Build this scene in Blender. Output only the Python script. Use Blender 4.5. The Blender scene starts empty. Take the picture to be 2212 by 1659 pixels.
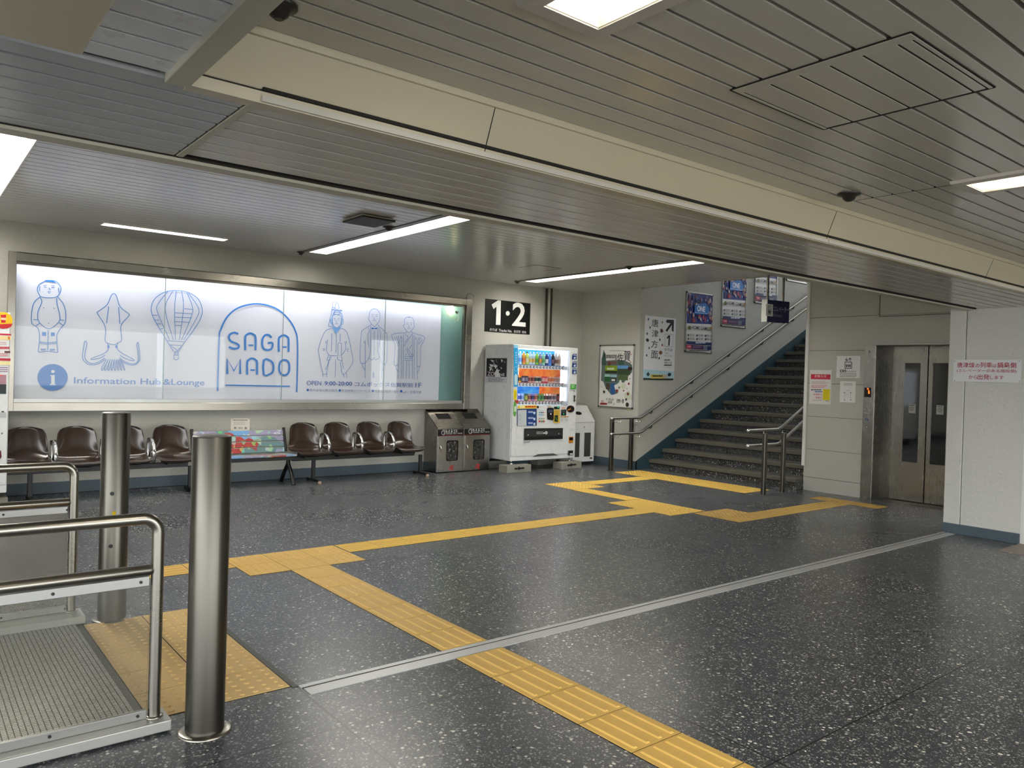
import bpy, bmesh, math, random
from mathutils import Vector, Matrix
random.seed(7)
SC = bpy.context.scene
COL = SC.collection

# ---------------------------------------------------------------- camera, world, exposure
YAW, PITCH, ROLL, FPX = 0.895292, -0.010346, -0.029859, 1666.10
EYE = Vector((0, 0, 1.45))
def cam_axes():
    cy, sy, cp, sp = math.cos(YAW), math.sin(YAW), math.cos(PITCH), math.sin(PITCH)
    f = Vector((cy*cp, sy*cp, sp)); r = Vector((sy, -cy, 0)); d = f.cross(r)
    c, s = math.cos(ROLL), math.sin(ROLL)
    return f, r*c + d*s, d*c - r*s
CF, CR, CD = cam_axes()
cd = bpy.data.cameras.new('camera'); cam = bpy.data.objects.new('camera', cd); COL.objects.link(cam)
cam.matrix_world = Matrix(((CR.x, -CD.x, -CF.x, EYE.x), (CR.y, -CD.y, -CF.y, EYE.y), (CR.z, -CD.z, -CF.z, EYE.z), (0, 0, 0, 1)))
cd.sensor_fit = 'HORIZONTAL'; cd.sensor_width = 36; cd.lens = FPX/2212*36; cd.clip_start = .05
SC.camera = cam
SC.view_settings.view_transform = 'Standard'; SC.view_settings.look = 'None'
SC.view_settings.gamma = 1; SC.view_settings.use_curve_mapping = False
SC.view_settings.exposure = 0.0
SC.cycles.use_denoising = True
SC.cycles.max_bounces = 8; SC.cycles.diffuse_bounces = 5; SC.cycles.glossy_bounces = 5; SC.cycles.transparent_max_bounces = 12
SC.cycles.sample_clamp_indirect = 6
SC.cycles.caustics_reflective = False; SC.cycles.caustics_refractive = False
W = bpy.data.worlds.new('world'); SC.world = W; W.use_nodes = True
W.node_tree.nodes['Background'].inputs[0].default_value = (.97, 1, 1, 1)
W.node_tree.nodes['Background'].inputs[1].default_value = 6.6
L_FAR, L_NEAR, L_CASE, L_STAIR, L_VM = 36.0, 48.0, 19.0, 15.0, .75     # luminaire strengths

def hit(px, py, n, c):
    "point of the plane n.p = c seen at a pixel of the photograph"
    v = CF*FPX + CR*(px - 1106) + CD*(py - 829.5); n = Vector(n)
    return EYE + v*((c - n.dot(EYE))/n.dot(v))
def onY(px, py, Y): return hit(px, py, (0, 1, 0), Y)
def onX(px, py, X): return hit(px, py, (1, 0, 0), X)
def onZ(px, py, Z=0): return hit(px, py, (0, 0, 1), Z)

# ---------------------------------------------------------------- materials
def lin(h):
    h = h.lstrip('#'); o = []
    for i in (0, 2, 4):
        c = int(h[i:i+2], 16)/255; o.append(c/12.92 if c <= .04045 else ((c+.055)/1.055)**2.4)
    return (*o, 1)
MATS = {}
class Nt:
    def __init__(s, name):
        s.m = bpy.data.materials.new(name); s.m.use_nodes = True; s.t = s.m.node_tree; s.b = s.t.nodes['Principled BSDF']
    def n(s, typ, **k):
        x = s.t.nodes.new('ShaderNode'+typ)
        for a, v in k.items():
            if a.startswith('i_'):
                q = a[2:]; x.inputs[int(q) if q.isdigit() else q].default_value = v
            else: setattr(x, a, v)
        return x
    def l(s, a, b): s.t.links.new(a, b)
    def math(s, op, a, b=None):
        x = s.n('Math', operation=op)
        for i, v in enumerate((a, b)):
            if v is None: continue
            if isinstance(v, (int, float)): x.inputs[i].default_value = v
            else: s.l(v, x.inputs[i])
        return x.outputs[0]
    def mix(s, f, a, b):
        x = s.n('Mix', data_type='RGBA')
        for i, v in ((0, f), (6, a), (7, b)):
            if isinstance(v, (int, float, tuple)): x.inputs[i].default_value = v
            else: s.l(v, x.inputs[i])
        return x.outputs[2]
    def bump(s, h, strength, dist=.01):
        x = s.n('Bump', i_Strength=strength, i_Distance=dist); s.l(h, x.inputs['Height']); s.l(x.outputs[0], s.b.inputs['Normal'])
def flat(name, hexc, rough=.5, metal=0, spec=.5, coat=0, emit=0, wear=.0):
    if name in MATS: return MATS[name]
    k = Nt(name); c = lin(hexc); b = k.b
    b.inputs['Base Color'].default_value = c; b.inputs['Roughness'].default_value = rough; b.inputs['Metallic'].default_value = metal
    b.inputs['Specular IOR Level'].default_value = spec; b.inputs['Coat Weight'].default_value = coat; b.inputs['Coat Roughness'].default_value = .08
    tc = k.n('TexCoord'); no = k.n('TexNoise', i_Scale=9.0, i_Detail=4.0); k.l(tc.outputs['Object'], no.inputs[0])
    if emit:
        b.inputs['Emission Color'].default_value = c; b.inputs['Emission Strength'].default_value = emit
    else:
        w = wear or .06
        k.l(k.mix(k.math('MULTIPLY', no.outputs[0], w), c, tuple(x*.55 for x in c[:3])+(1,)), b.inputs['Base Color'])
        k.l(k.math('ADD', k.math('MULTIPLY', no.outputs[0], .08), rough-.04), b.inputs['Roughness'])
    MATS[name] = k.m; return k.m
def ink(hexc): return flat('ink_'+hexc.strip('#'), hexc, .45, spec=.3, wear=.03)
def stucco(name, hexc, scale=38, strength=.55, rough=.75):
    k = Nt(name); c = lin(hexc); tc = k.n('TexCoord')
    n1 = k.n('TexNoise', i_Scale=scale, i_Detail=5.0, i_Roughness=.6); k.l(tc.outputs['Object'], n1.inputs[0])
    n2 = k.n('TexNoise', i_Scale=1.3, i_Detail=3.0); k.l(tc.outputs['Object'], n2.inputs[0])
    k.l(k.mix(k.math('MULTIPLY', n2.outputs[0], .3), c, tuple(x*.75 for x in c[:3])+(1,)), k.b.inputs['Base Color'])
    k.b.inputs['Roughness'].default_value = rough; k.b.inputs['Specular IOR Level'].default_value = .25
    k.bump(n1.outputs[0], strength, .012); return k.m
def steel(name, hexc, rough=.3, vert=False, aniso=80.):
    k = Nt(name); c = lin(hexc); tc = k.n('TexCoord'); mp = k.n('Mapping'); k.l(tc.outputs['Object'], mp.inputs[0])
    mp.inputs['Scale'].default_value = (2, 2, aniso*6) if not vert else (aniso*6, aniso*6, 2)
    no = k.n('TexNoise', i_Scale=1.0, i_Detail=3.0); k.l(mp.outputs[0], no.inputs[0])
    n2 = k.n('TexNoise', i_Scale=3.0, i_Detail=3.0); k.l(tc.outputs['Object'], n2.inputs[0])
    k.b.inputs['Base Color'].default_value = c; k.b.inputs['Metallic'].default_value = 1
    r = k.math('ADD', k.math('MULTIPLY', no.outputs[0], .07), k.math('ADD', k.math('MULTIPLY', n2.outputs[0], .14), rough-.12))
    k.l(r, k.b.inputs['Roughness']); k.bump(no.outputs[0], .012, .001); return k.m
def glassy(name, tint='#ffffff', refl=.6, haze=0.0, hazecol='#c8c8c4', rough=.02):
    k = Nt(name); k.t.nodes.remove(k.b); out = k.t.nodes['Material Output']
    tr = k.n('BsdfTransparent'); tr.inputs[0].default_value = lin(tint)
    gl = k.n('BsdfGlossy'); gl.inputs['Roughness'].default_value = rough
    lw = k.n('Fresnel'); lw.inputs[0].default_value = 1.5
    mx = k.n('MixShader'); k.l(k.math('MULTIPLY', lw.outputs[0], refl), mx.inputs[0]); k.l(tr.outputs[0], mx.inputs[1]); k.l(gl.outputs[0], mx.inputs[2])
    o = mx.outputs[0]
    if haze:
        df = k.n('BsdfDiffuse'); df.inputs[0].default_value = lin(hazecol)
        m2 = k.n('MixShader', i_0=haze); k.l(o, m2.inputs[1]); k.l(df.outputs[0], m2.inputs[2]); o = m2.outputs[0]
    k.l(o, out.inputs[0]); return k.m
def terrazzo(name, base='#41454d', chip='#b4b6b2', tiles=True, rough=.24):
    k = Nt(name); tc = k.n('TexCoord'); P = tc.outputs['Object']; b = k.b
    nz = k.n('TexNoise', i_Scale=60.0, i_Detail=2.0); k.l(P, nz.inputs[0])
    va = k.n('VectorMath', operation='MULTIPLY_ADD'); k.l(nz.outputs[1], va.inputs[0]); va.inputs[1].default_value = (.012, .012, .012); k.l(P, va.inputs[2])
    n2 = k.n('TexNoise', i_Scale=1.1, i_Detail=3.0); k.l(P, n2.inputs[0])
    dark = tuple(x*.72 for x in lin(base)[:3])+(1,)
    col = k.mix(n2.outputs[0], lin(base), dark)
    for sc, thr, rad, cc in ((230., .60, .45, '#686b6e'), (130., .60, .42, '#a6a8a6'), (75., .64, .38, chip), (46., .80, .30, '#e8e8de')):
        v = k.n('TexVoronoi', i_Scale=sc, feature='F1'); k.l(va.outputs[0], v.inputs['Vector'])
        sp = k.n('SeparateColor'); k.l(v.outputs['Color'], sp.inputs[0])
        on = k.math('GREATER_THAN', sp.outputs[0], thr)
        r = k.math('LESS_THAN', v.outputs['Distance'], k.math('ADD', rad*.35, k.math('MULTIPLY', sp.outputs[1], rad)))
        cm = k.mix(sp.outputs[2], lin(cc), tuple(x*.4 for x in lin(cc)[:3])+(1,))
        col = k.mix(k.math('MULTIPLY', on, r), col, cm)
    if tiles:
        sx = k.n('SeparateXYZ'); k.l(P, sx.inputs[0]); ms = None
        for o, off in ((sx.outputs[0], 1.46), (sx.outputs[1], 2.85)):
            q = k.math('ABSOLUTE', k.math('SUBTRACT', k.math('FRACT', k.math('ADD', k.math('DIVIDE', k.math('SUBTRACT', o, off), 1.21), 100.5)), .5))
            g = k.math('LESS_THAN', q, .0030); ms = g if ms is None else k.math('MAXIMUM', ms, g)
        col = k.mix(ms, col, (.008, .008, .009, 1))
    k.l(col, b.inputs['Base Color'])
    n3 = k.n('TexNoise', i_Scale=.8, i_Detail=4.0); k.l(P, n3.inputs[0])
    k.l(k.math('ADD', k.math('MULTIPLY', n3.outputs[0], .16), rough-.04), b.inputs['Roughness'])
    b.inputs['Specular IOR Level'].default_value = .55
    return k.m
M = {}
M['floor'] = terrazzo('terrazzo_floor')
M['riser'] = terrazzo('terrazzo_riser', '#202224', '#8a8c88', False, .25)
M['nosing'] = stucco('stair_nosing', '#5d5a52', 60, .35, .55)
M['wall'] = stucco('wall_stucco', '#b5b4ac', 34, .8)
M['wall_w'] = stucco('wall_stucco_white', '#d3d2cd', 30, 1.0)
M['wall_s'] = stucco('wall_plain', '#b5b1a6', 90, .25)
M['panel'] = stucco('elevator_panel', '#b8b6ad', 140, .18, .6)
M['slat'] = flat('ceiling_slat_paint', '#d8d5cd', .22, coat=.25, spec=.5)
M['slat_cool_lit'] = flat('ceiling_slat_cool_lit', '#bfc3c8', .25, spec=.5)  # cool light from the left is tinted into this slat colour
M['slat_white_lit'] = flat('ceiling_slat_white_lit', '#f2f4fa', .28, spec=.5)  # white slats, colour raised and blued for the light from the left
M['slat_far'] = flat('ceiling_slat_hall', '#d4d4d0', .20, spec=.6)
M['groove'] = flat('ceiling_groove', '#1d1b17', .8)
M['fascia'] = flat('fascia_cream', '#cbc1a8', .34, spec=.45)
M['trimlight'] = flat('trim_paint', '#c2beae', .4)
M['steel'] = steel('brushed_steel', '#9a968e', .30)
M['steel_v'] = steel('brushed_steel_upright', '#a9a69f', .34, True)
M['steel_dk'] = steel('brushed_steel_dark', '#615e58', .34, True)
M['rail_plate'] = flat('floor_rail_plate', '#cfd0d0', .45, .6)
M['steel_f'] = steel('brushed_steel_frame', '#8c8880', .27)
M['steel_e'] = steel('brushed_steel_door', '#94918b', .28, True, 30.)
M['chrome'] = flat('chrome', '#d8d8d6', .12, 1)
M['alu'] = flat('aluminium', '#a2a2a0', .35, 1)
M['alu_w'] = flat('aluminium_plate', '#b2b2ae', .42, .7)
M['black'] = flat('black_paint', '#121212', .45)
M['blackg'] = flat('black_gloss', '#0a0a0a', .12, spec=.6)
M['void'] = flat('dark_inside', '#050505', .9)
M['brown'] = flat('brown_plastic', '#30221a', .2, spec=.6, coat=.3)
M['skirt'] = flat('blue_grey_skirting', '#46555f', .5)
M['skirt_dk'] = flat('stair_skirting', '#27414b', .55)
M['glass'] = glassy('window_glass', '#fdfeff', .5)
M['acrylic'] = glassy('acrylic_panel', '#f2f3f0', .7, .05, '#b8b4ac', .06); M['acrylic_old'] = glassy('acrylic_panel_scuffed', '#e8e8e4', .8, .24, '#b0aaa2', .10)
M['white'] = flat('white_enamel', '#dcdedd', .28, spec=.5)
M['whitem'] = flat('white_matte', '#dededa', .5)
M['cream'] = flat('cream_paint', '#cfc9b4', .5)
M['concrete'] = stucco('concrete_block', '#8f8c82', 80, .4, .8)
M['yellow'] = None
M['glow_far'] = flat('lamp_diffuser', '#fffbf2', .5, emit=L_FAR)
M['glow_near'] = flat('lamp_diffuser_warm', '#fff6e2', .5, emit=L_NEAR)
M['glow_case'] = flat('case_tube', '#f2f4ff', .5, emit=L_CASE)
M['glow_stair'] = flat('stair_tube', '#e2ecff', .5, emit=L_STAIR)
M['glow_vm'] = flat('vending_led', '#eaf2ff', .5, emit=L_VM)
M['glow_vmb'] = flat('vending_led_bar', '#f0f4ff', .5, emit=7.0)
def tactile(name, hexc):
    k = Nt(name); c = lin(hexc); tc = k.n('TexCoord'); P = tc.outputs['Object']
    n1 = k.n('TexNoise', i_Scale=5.0, i_Detail=6.0, i_Roughness=.7); k.l(P, n1.inputs[0])
    n2 = k.n('TexNoise', i_Scale=45.0, i_Detail=3.0); k.l(P, n2.inputs[0])
    f = k.math('MULTIPLY', n1.outputs[0], .55)
    col = k.mix(f, c, tuple(x*y for x, y in zip(c[:3], (.6, .55, .5)))+(1,))
    k.l(col, k.b.inputs['Base Color']); k.b.inputs['Roughness'].default_value = .5; k.b.inputs['Specular IOR Level'].default_value = .35
    k.bump(n2.outputs[0], .12, .003); return k.m
M['yellow'] = tactile('tactile_yellow', '#eec56d')
M['yellow2'] = tactile('tactile_bright_yellow', '#ecc45c')
M['yellow3'] = tactile('tactile_ochre', '#c9a55a')

# ---------------------------------------------------------------- mesh builder
class MB:
    def __init__(s): s.v = []; s.f = []; s.mi = []; s.sm = []
    def add(s, vs, fs, mi=0, sm=False):
        o = len(s.v); s.v += [tuple(v) for v in vs]
        for f in fs: s.f.append(tuple(i+o for i in f)); s.mi.append(mi); s.sm.append(sm)
        return s
    def box(s, x0, x1, y0, y1, z0, z1, mi=0):
        v = [(x, y, z) for x in (x0, x1) for y in (y0, y1) for z in (z0, z1)]
        return s.add(v, [(0, 1, 3, 2), (4, 6, 7, 5), (0, 4, 5, 1), (2, 3, 7, 6), (0, 2, 6, 4), (1, 5, 7, 3)], mi)
    def obox(s, c, ax, h, mi=0):
        "oriented box: centre, three axes, half sizes"
        c = Vector(c); A = [Vector(a).normalized()*q for a, q in zip(ax, h)]
        v = [c + A[0]*i + A[1]*j + A[2]*k for i in (-1, 1) for j in (-1, 1) for k in (-1, 1)]
        return s.add(v, [(0, 1, 3, 2), (4, 6, 7, 5), (0, 4, 5, 1), (2, 3, 7, 6), (0, 2, 6, 4), (1, 5, 7, 3)], mi)
    def prism(s, poly, axis, a, b, mi=0):
        "extrude a 2D polygon along x, y or z from a to b"
        n = len(poly)
        def P(p, t): return (t, p[0], p[1]) if axis == 'x' else (p[0], t, p[1]) if axis == 'y' else (p[0], p[1], t)
        v = [P(p, a) for p in poly] + [P(p, b) for p in poly]
        return s.add(v, [tuple(range(n))[::-1], tuple(range(n, 2*n))] + [(i, (i+1) % n, n+(i+1) % n, n+i) for i in range(n)], mi)
    def tube(s, pts, r, seg=14, mi=0, cap=True):
        pts = [Vector(p) for p in pts]; rs = r if isinstance(r, (list, tuple)) else [r]*len(pts)
        N = len(pts); rings = []; ref = None
        for i, p in enumerate(pts):
            t = (pts[min(i+1, N-1)] - pts[max(i-1, 0)]).normalized()
            if ref is None: ref = Vector((0, 0, 1)) if abs(t.z) < .9 else Vector((1, 0, 0))
            a = (ref - t*ref.dot(t)).normalized(); ref = a; b = t.cross(a)
            rings.append([p + (a*math.cos(2*math.pi*k/seg) + b*math.sin(2*math.pi*k/seg))*rs[i] for k in range(seg)])
        v = [q for R in rings for q in R]
        f = [(i*seg+k, i*seg+(k+1) % seg, (i+1)*seg+(k+1) % seg, (i+1)*seg+k) for i in range(N-1) for k in range(seg)]
        s.add(v, f, mi, True)
        if cap: s.add(rings[0], [tuple(range(seg))[::-1]], mi); s.add(rings[-1], [tuple(range(seg))], mi)
        return s
    def lathe(s, prof, c, seg=28, mi=0, sm=True):
        n = len(prof); v = [(c[0]+r*math.cos(2*math.pi*k/seg), c[1]+r*math.sin(2*math.pi*k/seg), c[2]+z) for r, z in prof for k in range(seg)]
        s.add(v, [(i*seg+k, i*seg+(k+1) % seg, (i+1)*seg+(k+1) % seg, (i+1)*seg+k) for i in range(n-1) for k in range(seg)], mi, sm)
        return s.add([v[k] for k in range(seg)], [tuple(range(seg))[::-1]], mi).add([v[(n-1)*seg+k] for k in range(seg)], [tuple(range(seg))], mi)
    def ribbon(s, pts, side, w, t, mi=0):
        "flat band: path, side direction, width, thickness"
        pts = [Vector(p) for p in pts]; side = Vector(side).normalized(); v = []; N = len(pts)
        for i, p in enumerate(pts):
            tg = (pts[min(i+1, N-1)] - pts[max(i-1, 0)]).normalized(); nn = tg.cross(side).normalized()
            v += [p+side*w/2+nn*t/2, p-side*w/2+nn*t/2, p-side*w/2-nn*t/2, p+side*w/2-nn*t/2]
        f = [(i*4+k, i*4+(k+1) % 4, (i+1)*4+(k+1) % 4, (i+1)*4+k) for i in range(N-1) for k in range(4)]
        return s.add(v, f + [(0, 1, 2, 3), (N*4-1, N*4-2, N*4-3, N*4-4)], mi, True)
    def build(s, name, mats, parent=None, bevel=0, origin=None):
        me = bpy.data.meshes.new(name); o = bpy.data.objects.new(name, me); COL.objects.link(o)
        if parent is not None: off = parent_world(parent); o.parent = parent
        else: off = Vector(origin or (0, 0, 0)); o.location = off
        me.from_pydata([tuple(Vector(v)-off) for v in s.v], [], s.f)
        for m in (mats if isinstance(mats, (list, tuple)) else [mats]): me.materials.append(m)
        me.polygons.foreach_set('material_index', s.mi); me.polygons.foreach_set('use_smooth', s.sm)
        bm = bmesh.new(); bm.from_mesh(me); bmesh.ops.recalc_face_normals(bm, faces=bm.faces); bm.to_mesh(me); bm.free(); me.update()
        if bevel:
            b = o.modifiers.new('bevel', 'BEVEL'); b.width = bevel; b.segments = 2; b.limit_method = 'ANGLE'; b.harden_normals = False
        return o
def parent_world(p):
    v = Vector(p.location)
    while p.parent: p = p.parent; v += p.location
    return v
def thing(name, label, cat, loc=(0, 0, 0), group=None):
    o = bpy.data.objects.new(name, None); COL.objects.link(o); o.location = loc; o.empty_display_size = .1
    return tag(o, label, cat, group)
def tag(o, label, cat, group=None):
    o['label'] = label; o['category'] = cat
    if group: o['group'] = group
    return o
def struct(o): o['kind'] = 'structure'; return o
def sbox(name, m, *a, bevel=0): return struct(MB().box(*a).build(name, m, None, bevel))
def catmull(p, n=6, closed=False):
    if len(p) < 3: return p
    P = [p[-1]]+p+[p[0], p[1]] if closed else [p[0]]+p+[p[-1]]; out = []
    for i in range(1, len(P)-2):
        a, b, c, d = P[i-1], P[i], P[i+1], P[i+2]
        for k in range(n):
            t = k/n; out.append(tuple(.5*((2*b[j])+(-a[j]+c[j])*t+(2*a[j]-5*b[j]+4*c[j]-d[j])*t*t+(-a[j]+3*b[j]-3*c[j]+d[j])*t**3) for j in range(len(b))))
    if not closed: out.append(tuple(p[-1]))
    return out

# ---------------------------------------------------------------- printing on flat faces
class Print:
    """ink on one flat face. n = normal out of the face, c = n.p of the face; crop = (x0, y0, scale) of the view the coordinates were read in."""
    def __init__(s, n, c, crop=(0, 0, 1)):
        s.n = Vector(n).normalized(); s.c = c; s.up = Vector((0, 0, 1)); s.u = s.up.cross(s.n).normalized()
        s.crop = crop; s.mats = []; s.mb = MB(); s.k = 0
    def P(s, p):
        w = hit(s.crop[0]+p[0]/s.crop[2], s.crop[1]+p[1]/s.crop[2], s.n, s.c); return (w.dot(s.u), w.z)
    def W(s, a, b, k=0): return s.n*(s.c + .0012 + .00018*k) + s.u*a + s.up*b
    def mi(s, h):
        m = ink(h) if isinstance(h, str) else h
        if m not in s.mats: s.mats.append(m)
        return s.mats.index(m)
    def face2(s, polys, h):
        s.k += 1; i = s.mi(h)
        for q in polys: s.mb.add([s.W(a, b, s.k) for a, b in q], [tuple(range(len(q)))], i)
        return s
    def poly(s, pts, h): return s.face2([[s.P(p) for p in pts]], h)
    def rect(s, x0, y0, x1, y1, h):
        a, b = s.P((x0, y0)); c, d = s.P((x1, y1)); return s.face2([[(a, d), (c, d), (c, b), (a, b)]], h)
    def circle(s, x, y, rx, h, ry=None, n=24):
        ry = ry or rx; return s.poly([(x+rx*math.cos(2*math.pi*k/n), y+ry*math.sin(2*math.pi*k/n)) for k in range(n)], h)
    def ring(s, x, y, rx, ry, w, h, n=28): return s.line([(x+rx*math.cos(2*math.pi*k/n), y+ry*math.sin(2*math.pi*k/n)) for k in range(n)], w, h, True, 0)
    def line(s, pts, w, h, closed=False, smooth=5):
        "stroke; w in metres"
        if smooth: pts = catmull([tuple(p) for p in pts], smooth, closed)
        q = [Vector(s.P(p)) for p in pts]; r = [q[0]]
        for p in q[1:]:
            if (p-r[-1]).length > 1e-5: r.append(p)
        q = r; N = len(q)
        if N < 2: return s
        L = []
        for i in range(N):
            a = q[(i-1) % N] if closed or i else q[0]; b = q[(i+1) % N] if closed or i < N-1 else q[-1]
            t = (b-a); t = t.normalized() if t.length > 1e-7 else Vector((1, 0)); nn = Vector((-t.y, t.x))*w/2; L.append((q[i]+nn, q[i]-nn))
        M_ = range(N if closed else N-1)
        s.k += .5; s.face2([[tuple(L[i][0]), tuple(L[i][1]), tuple(L[(i+1) % N][1]), tuple(L[(i+1) % N][0])] for i in M_], h); s.k -= 1.3
        return s
    def text(s, body, x0, y0, x1, y1, h, bold=0.0, fit=True):
        "lettering stretched into the box"
        a, b = s.P((x0, y0)); c, d = s.P((x1, y1)); W_, H_ = c-a, b-d
        V, F = glyphs(body, bold)
        if not V: return s
        xs = [v[0] for v in V]; ys = [v[1] for v in V]; mx, Mx, my, My = min(xs), max(xs), min(ys), max(ys)
        sx, sy = W_/max(Mx-mx, 1e-6), H_/max(My-my, 1e-6)
        if not fit: sx = sy = min(sx, sy)
        s.k += 1; i = s.mi(h)
        s.mb.add([s.W(a+(x-mx)*sx, d+(y-my)*sy, s.k) for x, y in V], F, i); return s
    def lines(s, x0, y0, x1, y1, n, h, fill=.5, gap=.25, dense=6):
        "rows of print too small to read, as broken bars"
        hh = (y1-y0)/n; P_ = []
        for r in range(n):
            x = x0; end = x1-(x1-x0)*random.random()*gap
            while x < end:
                w = (x1-x0)/dense*(.4+random.random())
                P_.append([s.P(p) for p in ((x, y0+r*hh+hh*fill), (min(x+w, end), y0+r*hh+hh*fill), (min(x+w, end), y0+r*hh), (x, y0+r*hh))]); x += w*1.12
        return s.face2(P_, h)
    def build(s, parent, name='print'): return s.mb.build(name, s.mats, parent)
_G = {}
def glyphs(body, bold):
    key = (body, bold)
    if key in _G: return _G[key]
    c = bpy.data.curves.new('t', 'FONT'); c.body = body; c.offset = bold; c.resolution_u = 3
    o = bpy.data.objects.new('t', c); COL.objects.link(o)
    bpy.context.view_layer.update()
    me = bpy.data.meshes.new_from_object(o.evaluated_get(bpy.context.evaluated_depsgraph_get()))
    r = ([(v.co.x, v.co.y) for v in me.vertices], [tuple(p.vertices) for p in me.polygons])
    bpy.data.objects.remove(o); bpy.data.curves.remove(c); bpy.data.meshes.remove(me); _G[key] = r; return r

# ---------------------------------------------------------------- room shell
YN, XE, YS, ZH, ZU, ZB = 9.80, 9.38, 8.44, 2.94, 2.44, 2.25     # north wall, east wall, stair wall, hall ceiling, near ceiling, beam underside
YB0, YB1 = 2.23, 3.20                                             # the beam
sbox('floor', M['floor'], -6, 12.4, -6, YN, -.1, 0)
NX0, NX1, NZ0, NZ1 = .90, 7.12, .96, 2.60       # niche of the display window
mb = MB(); mb.box(-6, NX0, YN, YN+.4, 0, 3.3); mb.box(NX1, XE, YN, YN+.4, 0, 3.3); mb.box(NX0, NX1, YN, YN+.4, 0, NZ0); mb.box(NX0, NX1, YN, YN+.4, NZ1, 3.3); mb.box(NX0, NX1, YN+.34, YN+.4, NZ0, NZ1); mb.box(6.925, NX1, YN, YN+.03, NZ0, NZ1); mb.box(NX0, .95, YN, YN+.03, NZ0, NZ1)
struct(mb.build('wall_north', M['wall']))
sbox('wall_east', M['wall'], XE, XE+.12, YS, YN+.2, 0, 3.3)
sbox('wall_stair', M['wall'], XE+.12, 19, YS, YS+.2, -.1, 8.5)
sbox('wall_west', M['wall_s'], -6.2, -6, 4.5, YN, 0, 3.3)
sbox('bounce_ground', flat('bounce_ground_pale', '#b0aca2', .8), -40, 40, -40, 20, -.2, -.101)  # unseen pale ground, added to bounce sky light up to the ceilings
# stair hall cap and the elevator shaft block
struct(MB().prism([(XE+.1, 3.3), (19, 7.6), (19, 7.8), (XE+.1, 3.5)], 'y', 2.2, YS+.2).build('ceiling_stair', M['wall_s']))
struct(MB().box(XE, XE+.12, 5.7, YS, ZH, 3.6).build('trim_6', M['trimlight']))
XP = 9.84
mb = MB(); mb.box(XP+.03, 19, 5.62, 5.78, -.1, 8.5)
struct(mb.build('wall_shaft', M['wall_s']))
# elevator front: panels with seams, recess for the doors
mb = MB(); zs = [0, .182, .567, 1.018, 1.47, 1.92, 2.368, 2.94]
for i in range(7): mb.box(XP, XP+.1, 4.965, 5.775, zs[i]+(.005 if i else 0), zs[i+1])
mb.box(XP+.012, XP+.09, 4.97, 5.77, 0, 2.94, 1)
mb.box(XP, XP+.1, 2.6, 4.965, 2.373, 2.94); mb.box(XP, XP+.1, 2.6, 4.965, 2.0, 2.368); mb.box(XP, XP+.1, 2.6, 3.56, 0, 2.0)
struct(mb.build('wall_elevator', [M['panel'], M['groove']]))
sbox('trim_1', M['whitem'], XP-.022, XP+.02, 5.755, 5.80, .335, ZH, bevel=.003)
# access hatch drawn by a frame above the elevator
# near column wall and the shopfront to its right
XC = 8.36
mb = MB(); mb.box(XC, XC+.35, 2.66, 3.19, 0, ZH+.1); mb.box(XC-.012, XC+.35, 3.196, 3.345, 0, ZH+.1)
struct(mb.build('wall_column', M['wall_w'], None, .004))
mb = MB(); mb.box(XC-.022, XC, 2.66, 3.35, 0, .098)
struct(mb.build('baseboard_column', M['skirt'], None, .004))
sbox('wall_right', M['cream'], XC+.02, XC+.3, -6, 2.655, 0, .42)
sbox('window_1', M['blackg'], XC+.06, XC+.1, -6, 2.655, .42, 2.2)
sbox('trim_2', M['cream'], XC+.02, XC+.3, -6, 2.655, 2.2, 2.5)
sbox('trim_3', M['whitem'], XC-.0, XC+.02, 2.60, 2.66, 0, 2.25)
sbox('floor_mat_zone', flat('beige_floor', '#8a8078', .5), 7.83, XC+.3, -2, 2.66, 0, .006)
# skirtings
sbox('baseboard_north', M['skirt'], -6, XE, YN-.02, YN, 0, .13, bevel=.003)
sbox('trim_4', flat('dark_joint', '#17181a', .7), -6, XE, YN-.05, YN-.02, 0, .006)
sbox('baseboard_east', M['skirt'], XE-.02, XE, YS-.02, YN-.02, 0, .13, bevel=.003)
def stairz(x): return .495*(x-9.66)
struct(MB().prism([(XE-.02, 0), (9.9, 0), (17.5, stairz(17.5)-.3), (17.5, stairz(17.5)+.27), (XE-.02, stairz(XE)+.27)], 'y', YS-.02, YS).build('baseboard_stair', M['skirt_dk']))
# the metal floor rail from the mat to the column
mb = MB(); mb.box(1.475, XC-.04, 3.212, 3.288, 0, .004); mb.box(1.475, XC-.04, 3.288, 3.302, 0, .0015, 1); mb.box(1.468, XC-.04, 3.302, 3.33, 0, .005)
struct(mb.build('trim_5', [M['rail_plate'], M['void']]))

# ceilings: slats with open grooves over a dark backing
sbox('ceiling_slab_near', M['groove'], -3.2, XP, -6, 3.19, ZU+.12, ZU+.2)
sbox('ceiling_slab_hall', M['groove'], -6, XE, 3.2, YN, ZH+.12, ZH+.2)
def slats(name, mat, x0, x1, ys, z, gap=.015, back=.03, holes=()):
    mb = MB()
    for a, b in zip(ys[:-1], ys[1:]):
        cuts = [h for h in holes if a < h[3]-.001 and b > h[2]+.001]
        part = sorted([(h[0], h[1]) for h in cuts]); x = x0
        for h0, h1 in part+[(x1, x1)]:
            if h0 > x: mb.box(x, h0, a+gap/2, b-gap/2, z, z+.018); mb.box(x, h0, a, b, z+back, z+back+.01, 1)
            x = h1
        for h in cuts:                                   # slat ends beside an opening that stops inside this slat
            if h[3] < b-gap: mb.box(h[0], h[1], h[3], b-gap/2, z, z+.018)
            if h[2] > a+gap: mb.box(h[0], h[1], a+gap/2, h[2], z, z+.018)
    return struct(mb.build(name, [mat, M['groove']]))
def seq(a, b, st):
    o = [a]
    while o[-1]+st < b-st*.4: o.append(o[-1]+st)
    return o+[b]
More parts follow.
